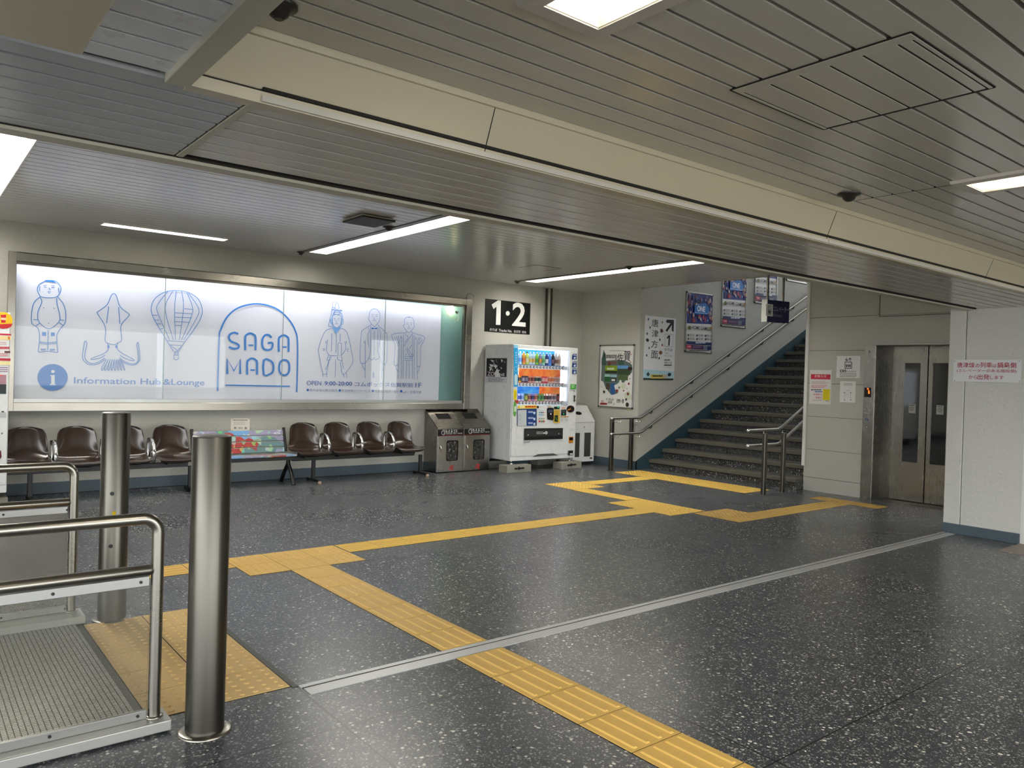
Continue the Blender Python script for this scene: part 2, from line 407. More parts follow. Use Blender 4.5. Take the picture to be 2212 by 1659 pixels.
HALL = [(4.045, 4.275, 6.03, 9.20), (7.645, 7.87, 6.02, 9.28), (.475, .715, 5.95, 9.20), (1.70, 2.99, 9.07, 9.225), (-3.1, -2.88, 6.0, 9.2)]
NEAR = [(1.418, 1.612), (4.07, 1.595), (6.7, 1.6), (1.42, -1.4), (4.07, -1.4), (6.7, -1.4), (1.42, -4.2), (5.4, -4.2)]
up = [2.102-.1037*k for k in range(0, 78)][::-1]
slats('ceiling_near', M['slat'], .64, XC+.3, up+[2.232], ZU, holes=[(x-.10, x+.10, y-1.19, y-.06) for x, y in NEAR])
wl = [2.19-.109*k for k in range(0, 72)][::-1]
slats('ceiling_left', M['slat_white_lit'], -3.2, .574, wl+[2.285], ZB+.008)
so = [2.299+.1055*k for k in range(0, 9)]
slats('ceiling_beam_left', M['slat_cool_lit'], -3.2, .815, so, ZB, .017, .03)
slats('ceiling_beam_middle', M['slat'], .845, 4.074, [2.28]+[2.426+.1075*k for k in range(0, 7)], ZB, .017, .03)
slats('ceiling_beam_right', M['slat'], 4.084, XP, [2.28]+[2.426+.1075*k for k in range(0, 7)], ZB, .017, .03)
slats('ceiling_hall', M['slat_far'], -6, XE, seq(3.20, YN, .1275), ZH, gap=.012, holes=[(a-.006, b+.006, c-.006, d+.006) for a, b, c, d in HALL])
sbox('ceiling_shaft', M['slat_far'], XE, XP+.1, 2.2, 5.75, ZH, ZH+.05)
fas = [(2.301, ZB-.003), (2.293, ZB+.030), (2.296, ZB+.031), (2.295, ZB+.036), (2.291, ZB+.036), (2.240, ZU-.024), (2.232, ZU-.022), (2.226, ZU+.01), (2.36, ZU+.01), (2.36, ZB-.001)]
struct(MB().prism(fas, 'x', .638, XP).build('trim_7', M['fascia']))
mb = MB()
for x in (1.678, 4.066, 6.30): mb.prism([(2.3003, ZB+.002), (2.291, ZB+.031), (2.2385, ZU-.023), (2.25, ZU-.023), (2.31, ZB+.03), (2.31, ZB+.002)], 'x', x-.0016, x+.0016)
mb.box(.64, XP, 2.2938, 2.297, ZB+.0312, ZB+.0350)
mb.box(3.985, 3.990, 1.60, 2.09, ZU-.0006, ZU+.02)
struct(mb.build('trim_8', M['groove']))
mb = MB(); mb.box(.574, .638, -6, 2.305, ZB-.012, ZU+.02); mb.box(-6, .56, 2.285, 2.299, ZB+.012, ZB+.02, 1)
mb.box(.812, .822, 2.303, 3.14, ZB+.004, ZB+.012, 1); mb.box(.822, .848, 2.303, 3.14, ZB-.002, ZB+.01)
mb.box(-6, XP, 3.13, 3.215, ZB-.014, ZB+.03); mb.box(-6, XP, 3.11, 3.13, ZB-.002, ZB+.03, 1)
struct(mb.build('trim_9', [M['trimlight'], M['groove']], None, .002))
mb = MB(); mb.box(-6, XP, 3.19, 3.215, ZB, ZH+.05)
struct(mb.build('trim_10', M['trimlight']))

# ---------------------------------------------------------------- tactile paving
def tiles(name, label, mat, x0, x1, y0, y1, nx, ny, kind):
    mb = MB(); w, h = (x1-x0)/nx, (y1-y0)/ny; g = .0032
    mb.box(x0, x1, y0, y1, 0, .0015, 1)
    for i in range(nx):
        for j in range(ny):
            a, b, c, d = x0+i*w+g, x0+(i+1)*w-g, y0+j*h+g, y0+(j+1)*h-g
            mb.box(a, b, c, d, 0, .004)
            if kind == 'dots':
                for p in range(5):
                    for q in range(5):
                        cx, cy = a+(b-a)*(p+.5)/5, c+(d-c)*(q+.5)/5; S = 10
                        v = [(cx+r*math.cos(2*math.pi*k/S), cy+r*math.sin(2*math.pi*k/S), z) for r, z in ((.0145, .004), (.009, .0088)) for k in range(S)]
                        mb.add(v, [(k, (k+1) % S, S+(k+1) % S, S+k) for k in range(S)]+[tuple(range(S, 2*S))], 0, False)
            else:
                for p in range(4):
                    t = (p+.5)/4
                    if kind == 'x': u0, u1, v0, v1 = a+.012, b-.012, c+(d-c)*t-.012, c+(d-c)*t+.012
                    else: u0, u1, v0, v1 = a+(b-a)*t-.012, a+(b-a)*t+.012, c+.012, d-.012
                    e = .006
                    mb.add([(u0, v0, .004), (u1, v0, .004), (u1, v1, .004), (u0, v1, .004), (u0+e, v0+e, .009), (u1-e, v0+e, .009), (u1-e, v1-e, .009), (u0+e, v1-e, .009)],
                           [(4, 5, 6, 7), (0, 1, 5, 4), (1, 2, 6, 5), (2, 3, 7, 6), (3, 0, 4, 7)])
    return tag(mb.build(name, [mat, M['groove']], origin=((x0+x1)/2, (y0+y1)/2, 0)), label, 'tactile paving')
Y1, Y2, Y3 = M['yellow'], M['yellow2'], M['yellow3']
tiles('tactile_guide_path', 'short run of yellow ribbed guide tiles seen between the two steel bollards', Y1, -2.24, 1.96, 5.585, 5.875, 14, 1, 'x')
tiles('tactile_warning_block', 'block of six dotted yellow warning tiles where the two long guide paths meet', Y1, 1.96, 2.86, 5.30, 5.88, 3, 2, 'dots')
tiles('tactile_guide_path', 'long yellow ribbed guide path running to the camera and crossed by the metal floor rail', Y1, 2.256, 2.556, 3.335, 5.295, 1, 7, 'y')
tiles('tactile_guide_path', 'row of yellow guide tiles on the near side of the metal floor rail', Y1, 2.256, 2.556, .20, 3.208, 1, 10, 'y')
tiles('tactile_guide_path', 'long straight yellow guide path across the middle of the hall floor', Y2, 2.87, 6.53, 5.59, 5.88, 12, 1, 'x')
tiles('tactile_warning_block', 'six yellow dotted tiles at the far end of the long middle guide path', Y2, 6.53, 7.12, 5.36, 6.30, 2, 3, 'dots')
tiles('tactile_guide_path', 'short yellow guide path leading from the floor junction towards the drinks machine', Y2, 6.86, 7.13, 6.31, 7.24, 1, 3, 'y')
tiles('tactile_warning_block', 'four dotted yellow tiles at the floor corner in front of the drinks machine', Y2, 6.88, 7.46, 7.25, 7.83, 2, 2, 'dots')
tiles('tactile_guide_path', 'short yellow guide path ending at the foot of the left stair handrail', Y2, 7.47, 8.74, 7.48, 7.76, 4, 1, 'x')
tiles('tactile_warning_block', 'double row of yellow dotted tiles along the bottom stair step', Y2, 8.75, 9.33, 5.96, 8.32, 2, 8, 'dots')
tiles('tactile_warning_block', 'four ochre dotted tiles at the corner of the path to the elevator', Y3, 6.87, 7.48, 4.73, 5.33, 2, 2, 'dots')
tiles('tactile_guide_path', 'ochre ribbed guide path leading up to the elevator', Y3, 7.485, 9.145, 4.735, 5.03, 6, 1, 'x')
tiles('tactile_warning_block', 'single row of ochre dotted tiles in front of the elevator panel', Y3, 9.15, 9.43, 4.40, 5.29, 1, 3, 'dots')
tiles('tactile_mat', 'ten large dotted yellow tiles between the steel platform and the near bollard', tactile('tactile_mat_yellow', '#efcb88'), .838, 1.438, 3.345, 4.775, 2, 5, 'dots')
mb = MB(); mb.box(1.440, 1.468, 3.33, 4.80, 0, .003); mb.box(.80, .836, 3.33, 4.80, 0, .003)
struct(mb.build('trim_11', flat('mat_edge', '#55564f', .5, .4)))

# ---------------------------------------------------------------- bollards
def bollard(x, y, h, label, near):
    t = thing('steel_bollard', label, 'bollard', (x, y, 0), 'round steel bollards')
    MB().lathe([(.074, 0), (.074, h-.004), (.072, h)], (x, y, 0), 40).build('post', M['steel_dk'], t)
    MB().lathe([(.072, 0), (.068, .004), (.0, .005)], (x, y, h), 40).build('top_cap', M['alu_w'], t)
    MB().lathe([(.102, 0), (.102, .004), (.096, .008), (.076, .009)], (x, y, 0), 40).build('base_flange', M['steel'], t)
    d = Vector((-x, -y, 0)).normalized(); s = Vector((-d.y, d.x, 0))
    if not near:
        for zz in (.725, .43, .53):
            a = (d*.9-s*.15).normalized() if zz != .53 else d
            p = Vector((x, y, zz)) + a*.073
            if zz == .53: continue
            MB().tube([p, p+a*.004], .011, 16).build('sensor_hole', M['black'], t)
        p = Vector((x, y, .615)) + (d*.98).normalized()*.074
        mb = MB().obox(p, (s, d, (0, 0, 1)), (.009, .0015, .010)); mb.build('yellow_tag', ink('#c9a800'), t)
        MB().ribbon([p+Vector((0, 0, -.022))+(s*math.cos(q)+Vector((0, 0, 1))*math.sin(q))*.010 for q in [2*math.pi*i/16 for i in range(17)]], d, .003, .003).build('ring_pull', M['black'], t)
    else:
        p = Vector((x, y, .33)) + (d*.7+s*.0).normalized()*.0735
        p2 = Vector((x, y, .66)) - Vector((CR.x, CR.y, 0))*.066
    return t
bollard(.990, 3.13, 1.176, 'wide brushed steel bollard standing beside the ten-tile yellow mat', True)
bollard(.990, 4.82, 1.174, 'steel bollard with dark sensor holes and a small yellow tag', False)

# ---------------------------------------------------------------- steel platform with rails
t = thing('ticket_lane_platform', 'low steel platform with a grid deck and two tube railings', 'platform', (.3, 4.0, 0))
k = Nt('grid_deck'); tc = k.n('TexCoord'); br = k.n('TexBrick', i_Scale=1.0, offset=0.0)
br.inputs['Mortar Size'].default_value = .0022; br.inputs['Brick Width'].default_value = .021; br.inputs['Row Height'].default_value = .0165
br.inputs['Mortar Smooth'].default_value = .3
k.l(tc.outputs['Object'], br.inputs[0]); br.inputs[1].default_value = lin('#b4b2ac'); br.inputs[2].default_value = lin('#a29f98'); br.inputs[3].default_value = lin('#2c2a28')
k.l(br.outputs[0], k.b.inputs['Base Color']); k.b.inputs['Metallic'].default_value = .75; k.b.inputs['Roughness'].default_value = .42; k.bump(k.math('SUBTRACT', 1.0, br.outputs['Fac']), .5, .003)
MB().box(-3, .80, 3.33, 4.79, .0, .014).build('grid_deck', k.m, t)
MB().box(-3, .80, 3.325, 3.40, .014, .018).build('deck_edge', M['alu_w'], t, .002)
for (y0, y1, x1, yr, zt, zm, lab) in ((3.19, 3.335, .882, 3.262, .845, .640, 1), (4.782, 4.957, .852, 4.925, .872, .668, 2)):
    cu = MB().box(-3, x1, y0, y1, .008, .05).build('curb', M['alu_w'], t, .004)
    MB().box(-3, x1-.05, y0+.02, y1-.02, 0, .008).build('curb_foot', M['black'], cu)
    px = .832 if lab == 1 else .803
    R_ = .06; arc = [(px-R_+R_*math.sin(a), yr, zt-R_+R_*math.cos(a)) for a in [math.pi/2*i/8 for i in range(9)]]
    r = MB().tube([(-3, yr, zt)]+arc+[(px, yr, .05)], .0235, 20).build('top_rail', M['steel'], t)
    MB().lathe([(.034, 0), (.034, .004), (.024, .006)], (px, yr, .05), 24).build('post_collar', M['steel'], r)
    MB().tube([(-3, yr, zm), (px-.03, yr, zm), (px-.012, yr, zm)], [.0225, .0225, .012], 20).build('middle_rail', M['steel'], t)
    for xx in (-.35, -1.5): MB().tube([(xx, yr, .05), (xx, yr, zt)], .0185, 16).build('post', M['steel_v'], t)
    pn = MB().box(-3, px-.028, yr-.004, yr+.004, .062, zm-.03).build('clear_panel', M['acrylic'] if lab == 1 else M['acrylic_old'], t)
    c = MB().box(-3, px-.03, yr-.009, yr+.009, zm-.062, zm-.024)
    for xx in (.77, .47, .17): c.tube([(xx, yr-.009, zm-.043), (xx, yr-.013, zm-.043)], .006, 10, 1)
    c.build('panel_clip', [M['alu'], M['black']], t, .002)
    c = MB().box(-3, px-.03, yr-.010, yr+.010, .05, .085)
    for xx in (.77, .47, .17): c.tube([(xx, yr-.010, .069), (xx, yr-.014, .069)], .006, 10, 1)
    c.build('panel_clip', [M['alu'], M['black']], t, .002)

# ---------------------------------------------------------------- display window with the banner
t = thing('display_case', 'long steel-framed display window filled by a white banner', 'display case', (3.95, YN, 1.0))
fx0, fx1, fz0, fz1 = .985, 6.90, .925, 2.615
mb = MB(); mb.box(fx0-.055, fx1+.02, YN-.085, YN, fz0-.01, fz0+.085); mb.box(fx0-.055, fx1+.02, YN-.085, YN-.055, fz1-.10, fz1); mb.box(fx0-.055, fx1+.02, YN-.085, YN, fz1-.012, fz1)
mb.box(fx0-.06, fx0+.012, YN-.088, YN, fz0-.01, fz1+.0); mb.box(fx1-.055, fx1+.055, YN-.088, YN, fz0-.01, fz1+.0)
mb.build('frame', M['steel_f'], t, .004)
c = MB(); c.box(fx0, fx1-.06, YN-.062, YN-.008, fz0+.085, fz0+.125); c.box(fx0, fx1-.06, YN-.062, YN-.008, fz1-.128, fz1-.10, 1); c.box(fx1-.075, fx1-.055, YN-.062, YN-.008, fz0+.09, fz1-.10, 1)
c.build('sliding_track', [M['alu'], M['steel_dk']], t)
MB().box(NX0+.005, NX1-.005, YN+.25, YN+.26, NZ0+.005, NZ1-.005).build('back_panel', flat('teal_board', '#8db8b0', .6), t)
for i, (a, b) in enumerate(((1.0, 2.50), (2.42, 3.96), (3.92, 5.46), (5.40, 6.83))):
    yy = YN-.052 if i % 2 == 0 else YN-.042
    p = MB().box(a, b, yy-.002, yy+.002, fz0+.11, fz1-.12).build('glass_pane', M['glass'], t)
    MB().box(b-.007, b+.001, yy-.0035, yy+.0035, fz0+.11, fz1-.12).build('pane_edge', flat('glass_edge', '#8fa19c', .3, .2), p)
for i in range(4): MB().box(fx0+.03+i*1.49, fx0+1.46+i*1.49, YN-.01, YN+.03, fz1-.075, fz1-.045).build('case_lamp', M['glow_case'], t)
# banner cloth with soft folds
YC = YN+.17; a_, b__ = onY(28, 567, YC), onY(948, 866, YC); bx0, bx1, bz0, bz1 = a_.x, b__.x, b__.z-.035, a_.z+.01; NX, NZ = 150, 36
def fold(x, z):
    f = .0035*math.sin(x*2.1+z*1.3)+.002*math.sin(x*7.3+1.7*z*2)+.0022*math.sin((x+z*1.2)*4.3)
    f += .004*math.exp(-((z-1.10-.03*math.sin(x*1.9))/.04)**2)*math.sin(x*2.6+.6)
    return f*min(1, (bz1-z)/.25)
vs = []; fs = []
for i in range(NX+1):
    for j in range(NZ+1):
        x = bx0+(bx1-bx0)*i/NX; z = bz0+(bz1-bz0)*j/NZ
        if j == NZ: z += -.04*(i/NX)
        vs.append((x, YC+.012+fold(x, z), z))
for i in range(NX):
    for j in range(NZ): a = i*(NZ+1)+j; fs.append((a, a+NZ+1, a+NZ+2, a+1))
bn = MB().add(vs, fs, 0, True).build('banner', flat('banner_cloth', '#e6e7ee', .55, wear=.02), origin=(3.7, YC, 1.75))
tag(bn, 'wide white banner with blue line drawings and the words SAGA MADO', 'banner')
YP = YC+.001; BL = '#2f7fd0'; BM = '#4f86c6'
pr = Print((0, -1, 0), -YP, (0, 530, 4.424)); w = .0085
# bare-chested doll figure
pr.line([(425, 345), (375, 375), (357, 425), (380, 480), (395, 492), (440, 500), (500, 500), (548, 488), (578, 440), (580, 400), (545, 350), (500, 335), (440, 335)], w, BM, True)
pr.poly([(425, 345), (450, 332), (510, 333), (535, 360), (480, 348)], BL)
for q in (((380, 390), (378, 440)), ((560, 405), (562, 450)), ((415, 385), (445, 382)), ((490, 385), (522, 388)), ((420, 400), (445, 402)), ((492, 404), (520, 405)), ((470, 405), (472, 420), (484, 420)), ((455, 442), (485, 442)), ((460, 455), (482, 456)), ((410, 597), (425, 600)), ((510, 600), (526, 605)), ((458, 742), (470, 747))): pr.line(q, w*.8, BM)
pr.line([(385, 492), (330, 540), (305, 620), (303, 740), (345, 775), (370, 810), (378, 900), (366, 1005), (380, 1020), (455, 1012), (545, 1022), (550, 1005), (542, 900), (550, 840), (590, 780), (622, 740), (628, 650), (605, 560), (548, 490)], w, BM)
pr.line([(385, 500), (398, 545), (362, 640), (372, 730), (465, 798), (555, 740), (572, 680), (545, 560), (543, 505)], w, BM)
for q in (((318, 710), (362, 712)), ((345, 768), (378, 745)), ((572, 712), (615, 718)), ((565, 740), (600, 762)), ((460, 812), (456, 1000)), ((378, 922), (455, 930), (542, 922)), ((378, 934), (455, 942), (542, 934))): pr.line(q, w, BM)
pr.rect(402, 828, 440, 865, BL); pr.rect(487, 832, 523, 868, BL)
pr.lines(390, 988, 436, 1006, 1, BM, .9, 0, 8); pr.lines(478, 990, 524, 1008, 1, BM, .9, 0, 8)
# squid
pr.line([(1028, 935), (1003, 905), (1005, 780), (930, 650), (935, 635), (1020, 570), (1060, 485), (1087, 462), (1112, 485), (1150, 590), (1230, 655), (1225, 680), (1155, 770), (1162, 900), (1130, 930), (1085, 950), (1028, 935)], w, BM)
for q in (((1038, 585), (1018, 745)), ((1133, 590), (1145, 750)), ((1028, 938), (1030, 1000), (980, 1040), (880, 1078), (880, 1092), (960, 1075), (1003, 1050)), ((1122, 938), (1120, 985), (1165, 1030), (1275, 1090), (1262, 1102), (1190, 1078), (1148, 1050)),
          ((1000, 1078), (930, 1120), (860, 1125), (810, 1070), (830, 940), (812, 915), (800, 960), (788, 1060), (800, 1100), (850, 1138), (930, 1135), (1005, 1090)), ((1142, 1075), (1190, 1110), (1270, 1135), (1320, 1100), (1312, 980), (1305, 950), (1322, 935), (1335, 1080), (1322, 1115), (1270, 1146), (1180, 1120), (1140, 1090))): pr.line(q, w, BM)
pr.circle(1036, 968, 11, BL, 16); pr.circle(1112, 968, 11, BL, 16)
for i in range(8):
    a = 1015+i*19; b = 970+i*30; pr.line([(a, 1088), (b, 1175), (b+12, 1190), (a+16, 1100)], w*.8, BM)
# balloon
pr.line([(1660, 1018), (1590, 905), (1480, 720), (1443, 610), (1480, 510), (1580, 445), (1690, 433), (1800, 450), (1890, 510), (1930, 600), (1920, 690), (1850, 810), (1760, 930), (1705, 1018)], w, BM)
for q in (((1600, 445), (1510, 560), (1505, 640), (1620, 905)), ((1650, 438), (1585, 560), (1590, 680), (1655, 905)), ((1685, 438), (1668, 600), (1675, 905)), ((1735, 440), (1752, 560), (1740, 720), (1712, 905)), ((1785, 450), (1840, 600), (1820, 700), (1735, 905)), ((1800, 455), (1895, 600), (1880, 690), (1755, 905)),
          ((1600, 912), (1762, 922)), ((1622, 950), (1745, 958)), ((1625, 950), (1700, 1010)), ((1745, 955), (1690, 1010))): pr.line(q, w*.85, BM)
for a, b, y, d in ((1760, 1840, 605, 8), (1668, 1838, 645, 10), (1668, 1830, 687, 6), (1668, 1812, 728, 8), (1668, 1735, 765, 4), (1455, 1508, 665, 5), (1470, 1520, 712, 3), (1495, 1538, 752, -2), (1525, 1560, 800, -2)): pr.line([(a, y), (b, y+d)], w*.85, BM, False, 0)
pr.line([(1660, 1050), (1704, 1050), (1704, 1085), (1690, 1092), (1670, 1092), (1660, 1080)], w, BM, True, 0); pr.line([(1665, 1050), (1670, 1015), (1700, 1015), (1704, 1050)], w, BM, False, 0); pr.ring(1682, 1030, 10, 12, w*.7, BM)
# information mark and words
pr.circle(502, 1262, 145, '#1473c4', 128, 40); pr.circle(505, 1206, 17, '#e6eaec', 15)
pr.poly([(478, 1240), (522, 1240), (522, 1325), (532, 1325), (532, 1335), (476, 1335), (476, 1325), (488, 1325), (488, 1250), (478, 1250)], '#e6eaec')
pr.text('Information Hub', 707, 1258, 1535, 1332, BM, .005); pr.text('&Lounge', 1560, 1276, 1952, 1355, BM, .005)
pr.crop = (440, 560, 3.687); W2 = .026
pr.line([(110, 1050), (122, 640), (135, 560), (190, 455), (280, 385), (420, 355), (560, 385), (660, 460), (725, 560), (747, 680), (740, 1060)], .019, BL); pr.line([(172, 1003), (685, 1012)], .017, BL, False, 0)
pr.line([(275, 596), (245, 585), (210, 598), (200, 628), (220, 655), (262, 672), (280, 690), (270, 708), (235, 712), (200, 698)], W2, BL)
def arch(x0, x1, y0, y1, bar=True):
    m = (x0+x1)/2; pr.line([(x0, y1), (x0, y0+35), (x0+12, y0+12), (m, y0), (x1-12, y0+12), (x1, y0+35), (x1, y1)], W2, BL)
    if bar: pr.line([(m-15, (y0+y1)/2+27), (m+22, (y0+y1)/2+28)], W2*.8, BL, False, 0)
arch(330, 412, 590, 725); arch(597, 675, 605, 738)
pr.line([(540, 625), (515, 603), (485, 608), (467, 640), (467, 690), (485, 718), (520, 722), (543, 705), (545, 668), (510, 668)], W2, BL)
pr.line([(187, 915), (187, 795), (240, 890), (290, 798), (290, 915)], W2, BL, False, 0)
arch(345, 424, 790, 920)
pr.line([(478, 920), (478, 803), (520, 803), (548, 825), (555, 862), (548, 898), (520, 918)], W2, BL, True, 2)
pr.line([(602, 840), (615, 812), (642, 802), (668, 812), (680, 840), (680, 885), (668, 912), (642, 924), (615, 912), (602, 885)], W2, BL, True)
# three standing men in historic dress
pr.crop = (660, 640, 7.373)
for q in (((430, 510), (300, 570), (205, 830), (205, 900), (270, 1215), (300, 1240), (330, 1220), (385, 960)), ((555, 510), (655, 570), (725, 860), (748, 1050), (640, 1215), (600, 1240), (575, 1210), (550, 1040)),
          ((350, 690), (330, 850), (370, 930), (410, 945), (500, 948)), ((625, 720), (630, 850), (565, 940)), ((415, 590), (408, 880)), ((487, 610), (480, 905)), ((549, 600), (549, 720)), ((475, 1010), (468, 1290)),
          ((370, 930), (340, 1010), (375, 1020), (395, 990), (405, 950)), ((375, 1020), (312, 1175)), ((505, 955), (505, 1000), (545, 1020), (578, 1020), (565, 950)), ((575, 1025), (602, 1155)), ((275, 1240), (272, 1285)), ((335, 1225), (335, 1285)), ((605, 1240), (608, 1290)), ((648, 1215), (655, 1295)),
          ((320, 710), (322, 755)), ((652, 712), (645, 755)), ((268, 835), (305, 838)), ((272, 858), (308, 855)), ((650, 842), (683, 845)), ((652, 868), (680, 875)), ((360, 480), (425, 490)), ((420, 215), (360, 480)), ((585, 365), (598, 380), (590, 440), (565, 455)), ((395, 365), (390, 400), (412, 440))): pr.line(q, .0062, BM)
pr.line([(425, 330), (428, 420), (455, 480), (495, 500), (540, 470), (565, 400), (560, 320), (500, 295), (440, 300)], .0062, BM, True)
pr.line([(430, 310), (460, 240), (500, 225), (540, 245), (578, 300), (580, 370), (552, 500)], .011, '#7fb0e8'); pr.line([(428, 300), (415, 400), (440, 505)], .011, '#7fb0e8')
pr.poly([(440, 480), (485, 505), (545, 480), (550, 520), (515, 560), (487, 605), (460, 560), (430, 520)], '#7fb0e8')
pr.line([(430, 190), (425, 110), (450, 90), (490, 95), (520, 130), (528, 190), (500, 215), (470, 190), (475, 130), (500, 115)], .0062, BM); pr.line([(410, 215), (500, 225), (580, 232), (540, 215)], .008, BM); pr.line([(415, 180), (465, 180), (465, 205), (412, 205)], .006, BM, True, 0); pr.ring(495, 272, 48, 22, .0062, BM)
pr.line([(512, 750), (540, 738), (568, 750), (566, 945), (512, 945)], .0062, BM, True, 0)
def facef(x, y, s):
    for q in (((x-45, y-45), (x-28, y-50), (x-15, y-42)), ((x+20, y-42), (x+35, y-50), (x+50, y-42)), ((x-40, y-25), (x-20, y-25)), ((x+22, y-22), (x+44, y-22)), ((x-2, y-20), (x-8, y+18), (x+14, y+20)), ((x-25, y+42), (x, y+38), (x+28, y+44))): pr.line([((a-x)*s+x, (b-y)*s+y) for a, b in q], .005, BM)
facef(490, 400, 1); facef(1092, 345, 1.05); facef(1643, 470, .95)
pr.line([(1008, 320), (1020, 250), (1060, 208), (1095, 200), (1140, 215), (1175, 265), (1182, 330), (1170, 400), (1130, 450), (1095, 485), (1060, 455), (1015, 395), (998, 350)], .0062, BM, True)
for q in (((1035, 445), (1030, 465), (900, 545), (880, 640), (868, 1030), (945, 1060), (1000, 980), (1028, 880), (1035, 480)), ((1155, 450), (1160, 470), (1265, 570), (1295, 650), (1285, 1040), (1222, 1065), (1160, 920), (1148, 860), (1150, 490)), ((1090, 540), (1085, 940)), ((1000, 985), (1055, 1012), (1085, 975), (1110, 1012), (1165, 985)),
          ((1000, 500), (1010, 560), (992, 600), (990, 720), (1008, 810)), ((1168, 500), (1182, 560), (1190, 640), (1165, 810)), ((948, 700), (945, 1300)), ((1232, 720), (1215, 1080), (1208, 1310)), ((925, 710), (935, 755)), ((1250, 725), (1238, 760)), ((905, 1060), (900, 1110), (940, 1170)), ((1250, 1065), (1245, 1130), (1220, 1185)), ((1075, 1210), (1068, 1300)), ((1078, 1210), (1088, 1300))): pr.line(q, .0062, BM)
pr.poly([(1048, 498), (1092, 508), (1135, 498), (1135, 528), (1092, 518), (1048, 528)], '#2f7fd0')
pr.line([(1570, 450), (1568, 400), (1585, 350), (1645, 333), (1700, 350), (1720, 400), (1722, 440), (1725, 480), (1690, 540), (1640, 580), (1600, 545), (1560, 490), (1555, 455)], .0062, BM, True); pr.poly([(1625, 333), (1645, 322), (1665, 333), (1645, 340)], '#2f7fd0')
for q in (((1595, 560), (1590, 580), (1382, 605), (1385, 680), (1420, 790), (1408, 1085), (1470, 1090)), ((1690, 560), (1700, 580), (1885, 645), (1870, 720), (1830, 820), (1822, 1105), (1772, 1105)), ((1570, 600), (1632, 650), (1600, 700), (1570, 740)), ((1700, 590), (1560, 800)), ((1555, 610), (1548, 1310)), ((1700, 600), (1695, 1310)), ((1485, 700), (1480, 1000), (1465, 1310)), ((1775, 700), (1768, 1000), (1778, 1320)),
          ((1522, 640), (1520, 1310)), ((1722, 620), (1725, 1320)), ((1562, 960), (1695, 965)), ((1562, 990), (1695, 995)), ((1562, 1020), (1695, 1022)), ((1605, 1030), (1595, 1310)), ((1640, 1035), (1645, 1315)), ((1595, 835), (1660, 960)), ((1612, 822), (1685, 935)), ((1655, 975), (1700, 920), (1712, 935), (1680, 985)), ((1440, 1090), (1435, 1140), (1468, 1200)), ((1805, 1108), (1805, 1160), (1775, 1215)),
          ((1410, 650), (1470, 790)), ((1440, 640), (1482, 760)), ((1470, 630), (1490, 720)), ((1860, 690), (1790, 770)), ((1830, 660), (1785, 750)), ((1810, 650), (1782, 700)), ((1685, 775), (1650, 840)), ((1610, 905), (1590, 940))): pr.line(q, .0062, BM)
pr.ring(1515, 655, 10, 18, .005, BM); pr.ring(1750, 675, 10, 18, .005, BM)
pr.text('OPEN', 15, 1345, 245, 1420, '#4a68b0', 0); pr.text('9:00-20:00', 298, 1352, 735, 1425, '#2b5aa8', .012); pr.text('コムボックス佐賀駅前', 782, 1362, 1705, 1450, '#4a68b0', .004); pr.text('1F', 1745, 1378, 1840, 1452, '#4a68b0', .004)
for x, a, b, s_ in ((30, 58, 500, '県内全域の観光案内'), (540, 568, 1025, '手荷物預かりサービス'), (1067, 1098, 1480, '県産品の販売・展示'), (1518, 1540, 1835, 'wifi・充電完備')):
    pr.circle(x, 1492+x*.013, 19, '#1d66b8', 20, 14); pr.text(s_, a, 1470+x*.02, b, 1518+x*.02, '#7f90b4', 0)
pr.build(bn)
# small spot lamp with its cable in the teal corner
p = onY(984, 673, YN+.16)
t = thing('spot_lamp', 'small black spot lamp with a looped cable in the teal corner of the display', 'lamp', p)
MB().tube([p, p+Vector((.012, -.012, -.008)), p+Vector((.03, -.02, -.02))], [.014, .020, .022], 16).build('lamp_head', M['black'], t)
MB().tube(catmull([tuple(onY(x, y, YN+.16)) for x, y in ((952, 662), (965, 668), (978, 673))], 5), .004, 8).build('cable', M['cream'], t)
MB().tube(catmull([tuple(onY(x, y, YN+.16)) for x, y in ((961, 664), (966, 680), (978, 688), (988, 693), (991, 683), (988, 674))], 6), .003, 8).build('cable', M['cream'], t)
ld = bpy.data.lights.new('spot_lamp_light', 'POINT'); ld.energy = 2.0; ld.color = (1, .8, .35); ld.shadow_soft_size = .02
lo = bpy.data.objects.new('spot_lamp_light', ld); COL.objects.link(lo); lo.location = p+Vector((-.03, .06, .02))
# wire hook on the frame corner
hk = MB().tube(catmull([tuple(onY(x, y, YN-.02)) for x, y in ((1007, 648), (1008, 640), (1013, 634), (1020, 637), (1024, 642))], 6), .004, 8).build('wire_hook', M['steel_dk'], origin=onY(1008, 645, YN-.02))
tag(hk, 'bent wire hook above the top corner of the display window frame', 'hook')

# ---------------------------------------------------------------- wall signs
def board(name, label, cat, n, c, box, mat, crop, th=.008, bevel=.0):
    "rectangular board on a wall face; box in photo pixels (x0,y0,x1,y1); returns the object and its Print"
    n = Vector(n); u = Vector((0, 0, 1)).cross(n)
    pr = Print(n, c+th, (0, 0, 1)); a, b = pr.P((box[0], box[1])); e, d = pr.P((box[2], box[3]))
    if len(box) > 4: b, d = box[4], box[5]
    mb = MB().obox(n*(c+th/2)+u*(a+e)/2+Vector((0, 0, (b+d)/2)), (u, n, (0, 0, 1)), ((e-a)/2, th/2, (b-d)/2))
    o = mb.build(name, mat, None, bevel, origin=n*c+u*(a+e)/2+Vector((0, 0, d)))
    tag(o, label, cat); pr.crop = crop; return o, pr
NY, NX_ = (0, -1, 0), (-1, 0, 0)
o, p = board('track_number_sign', 'black square sign with large white 1 and 2 above the drinks machine', 'sign', NY, -YN, (1049, 645, 1144, 723), ink('#0b0b0c'), (880, 620, 3.95))
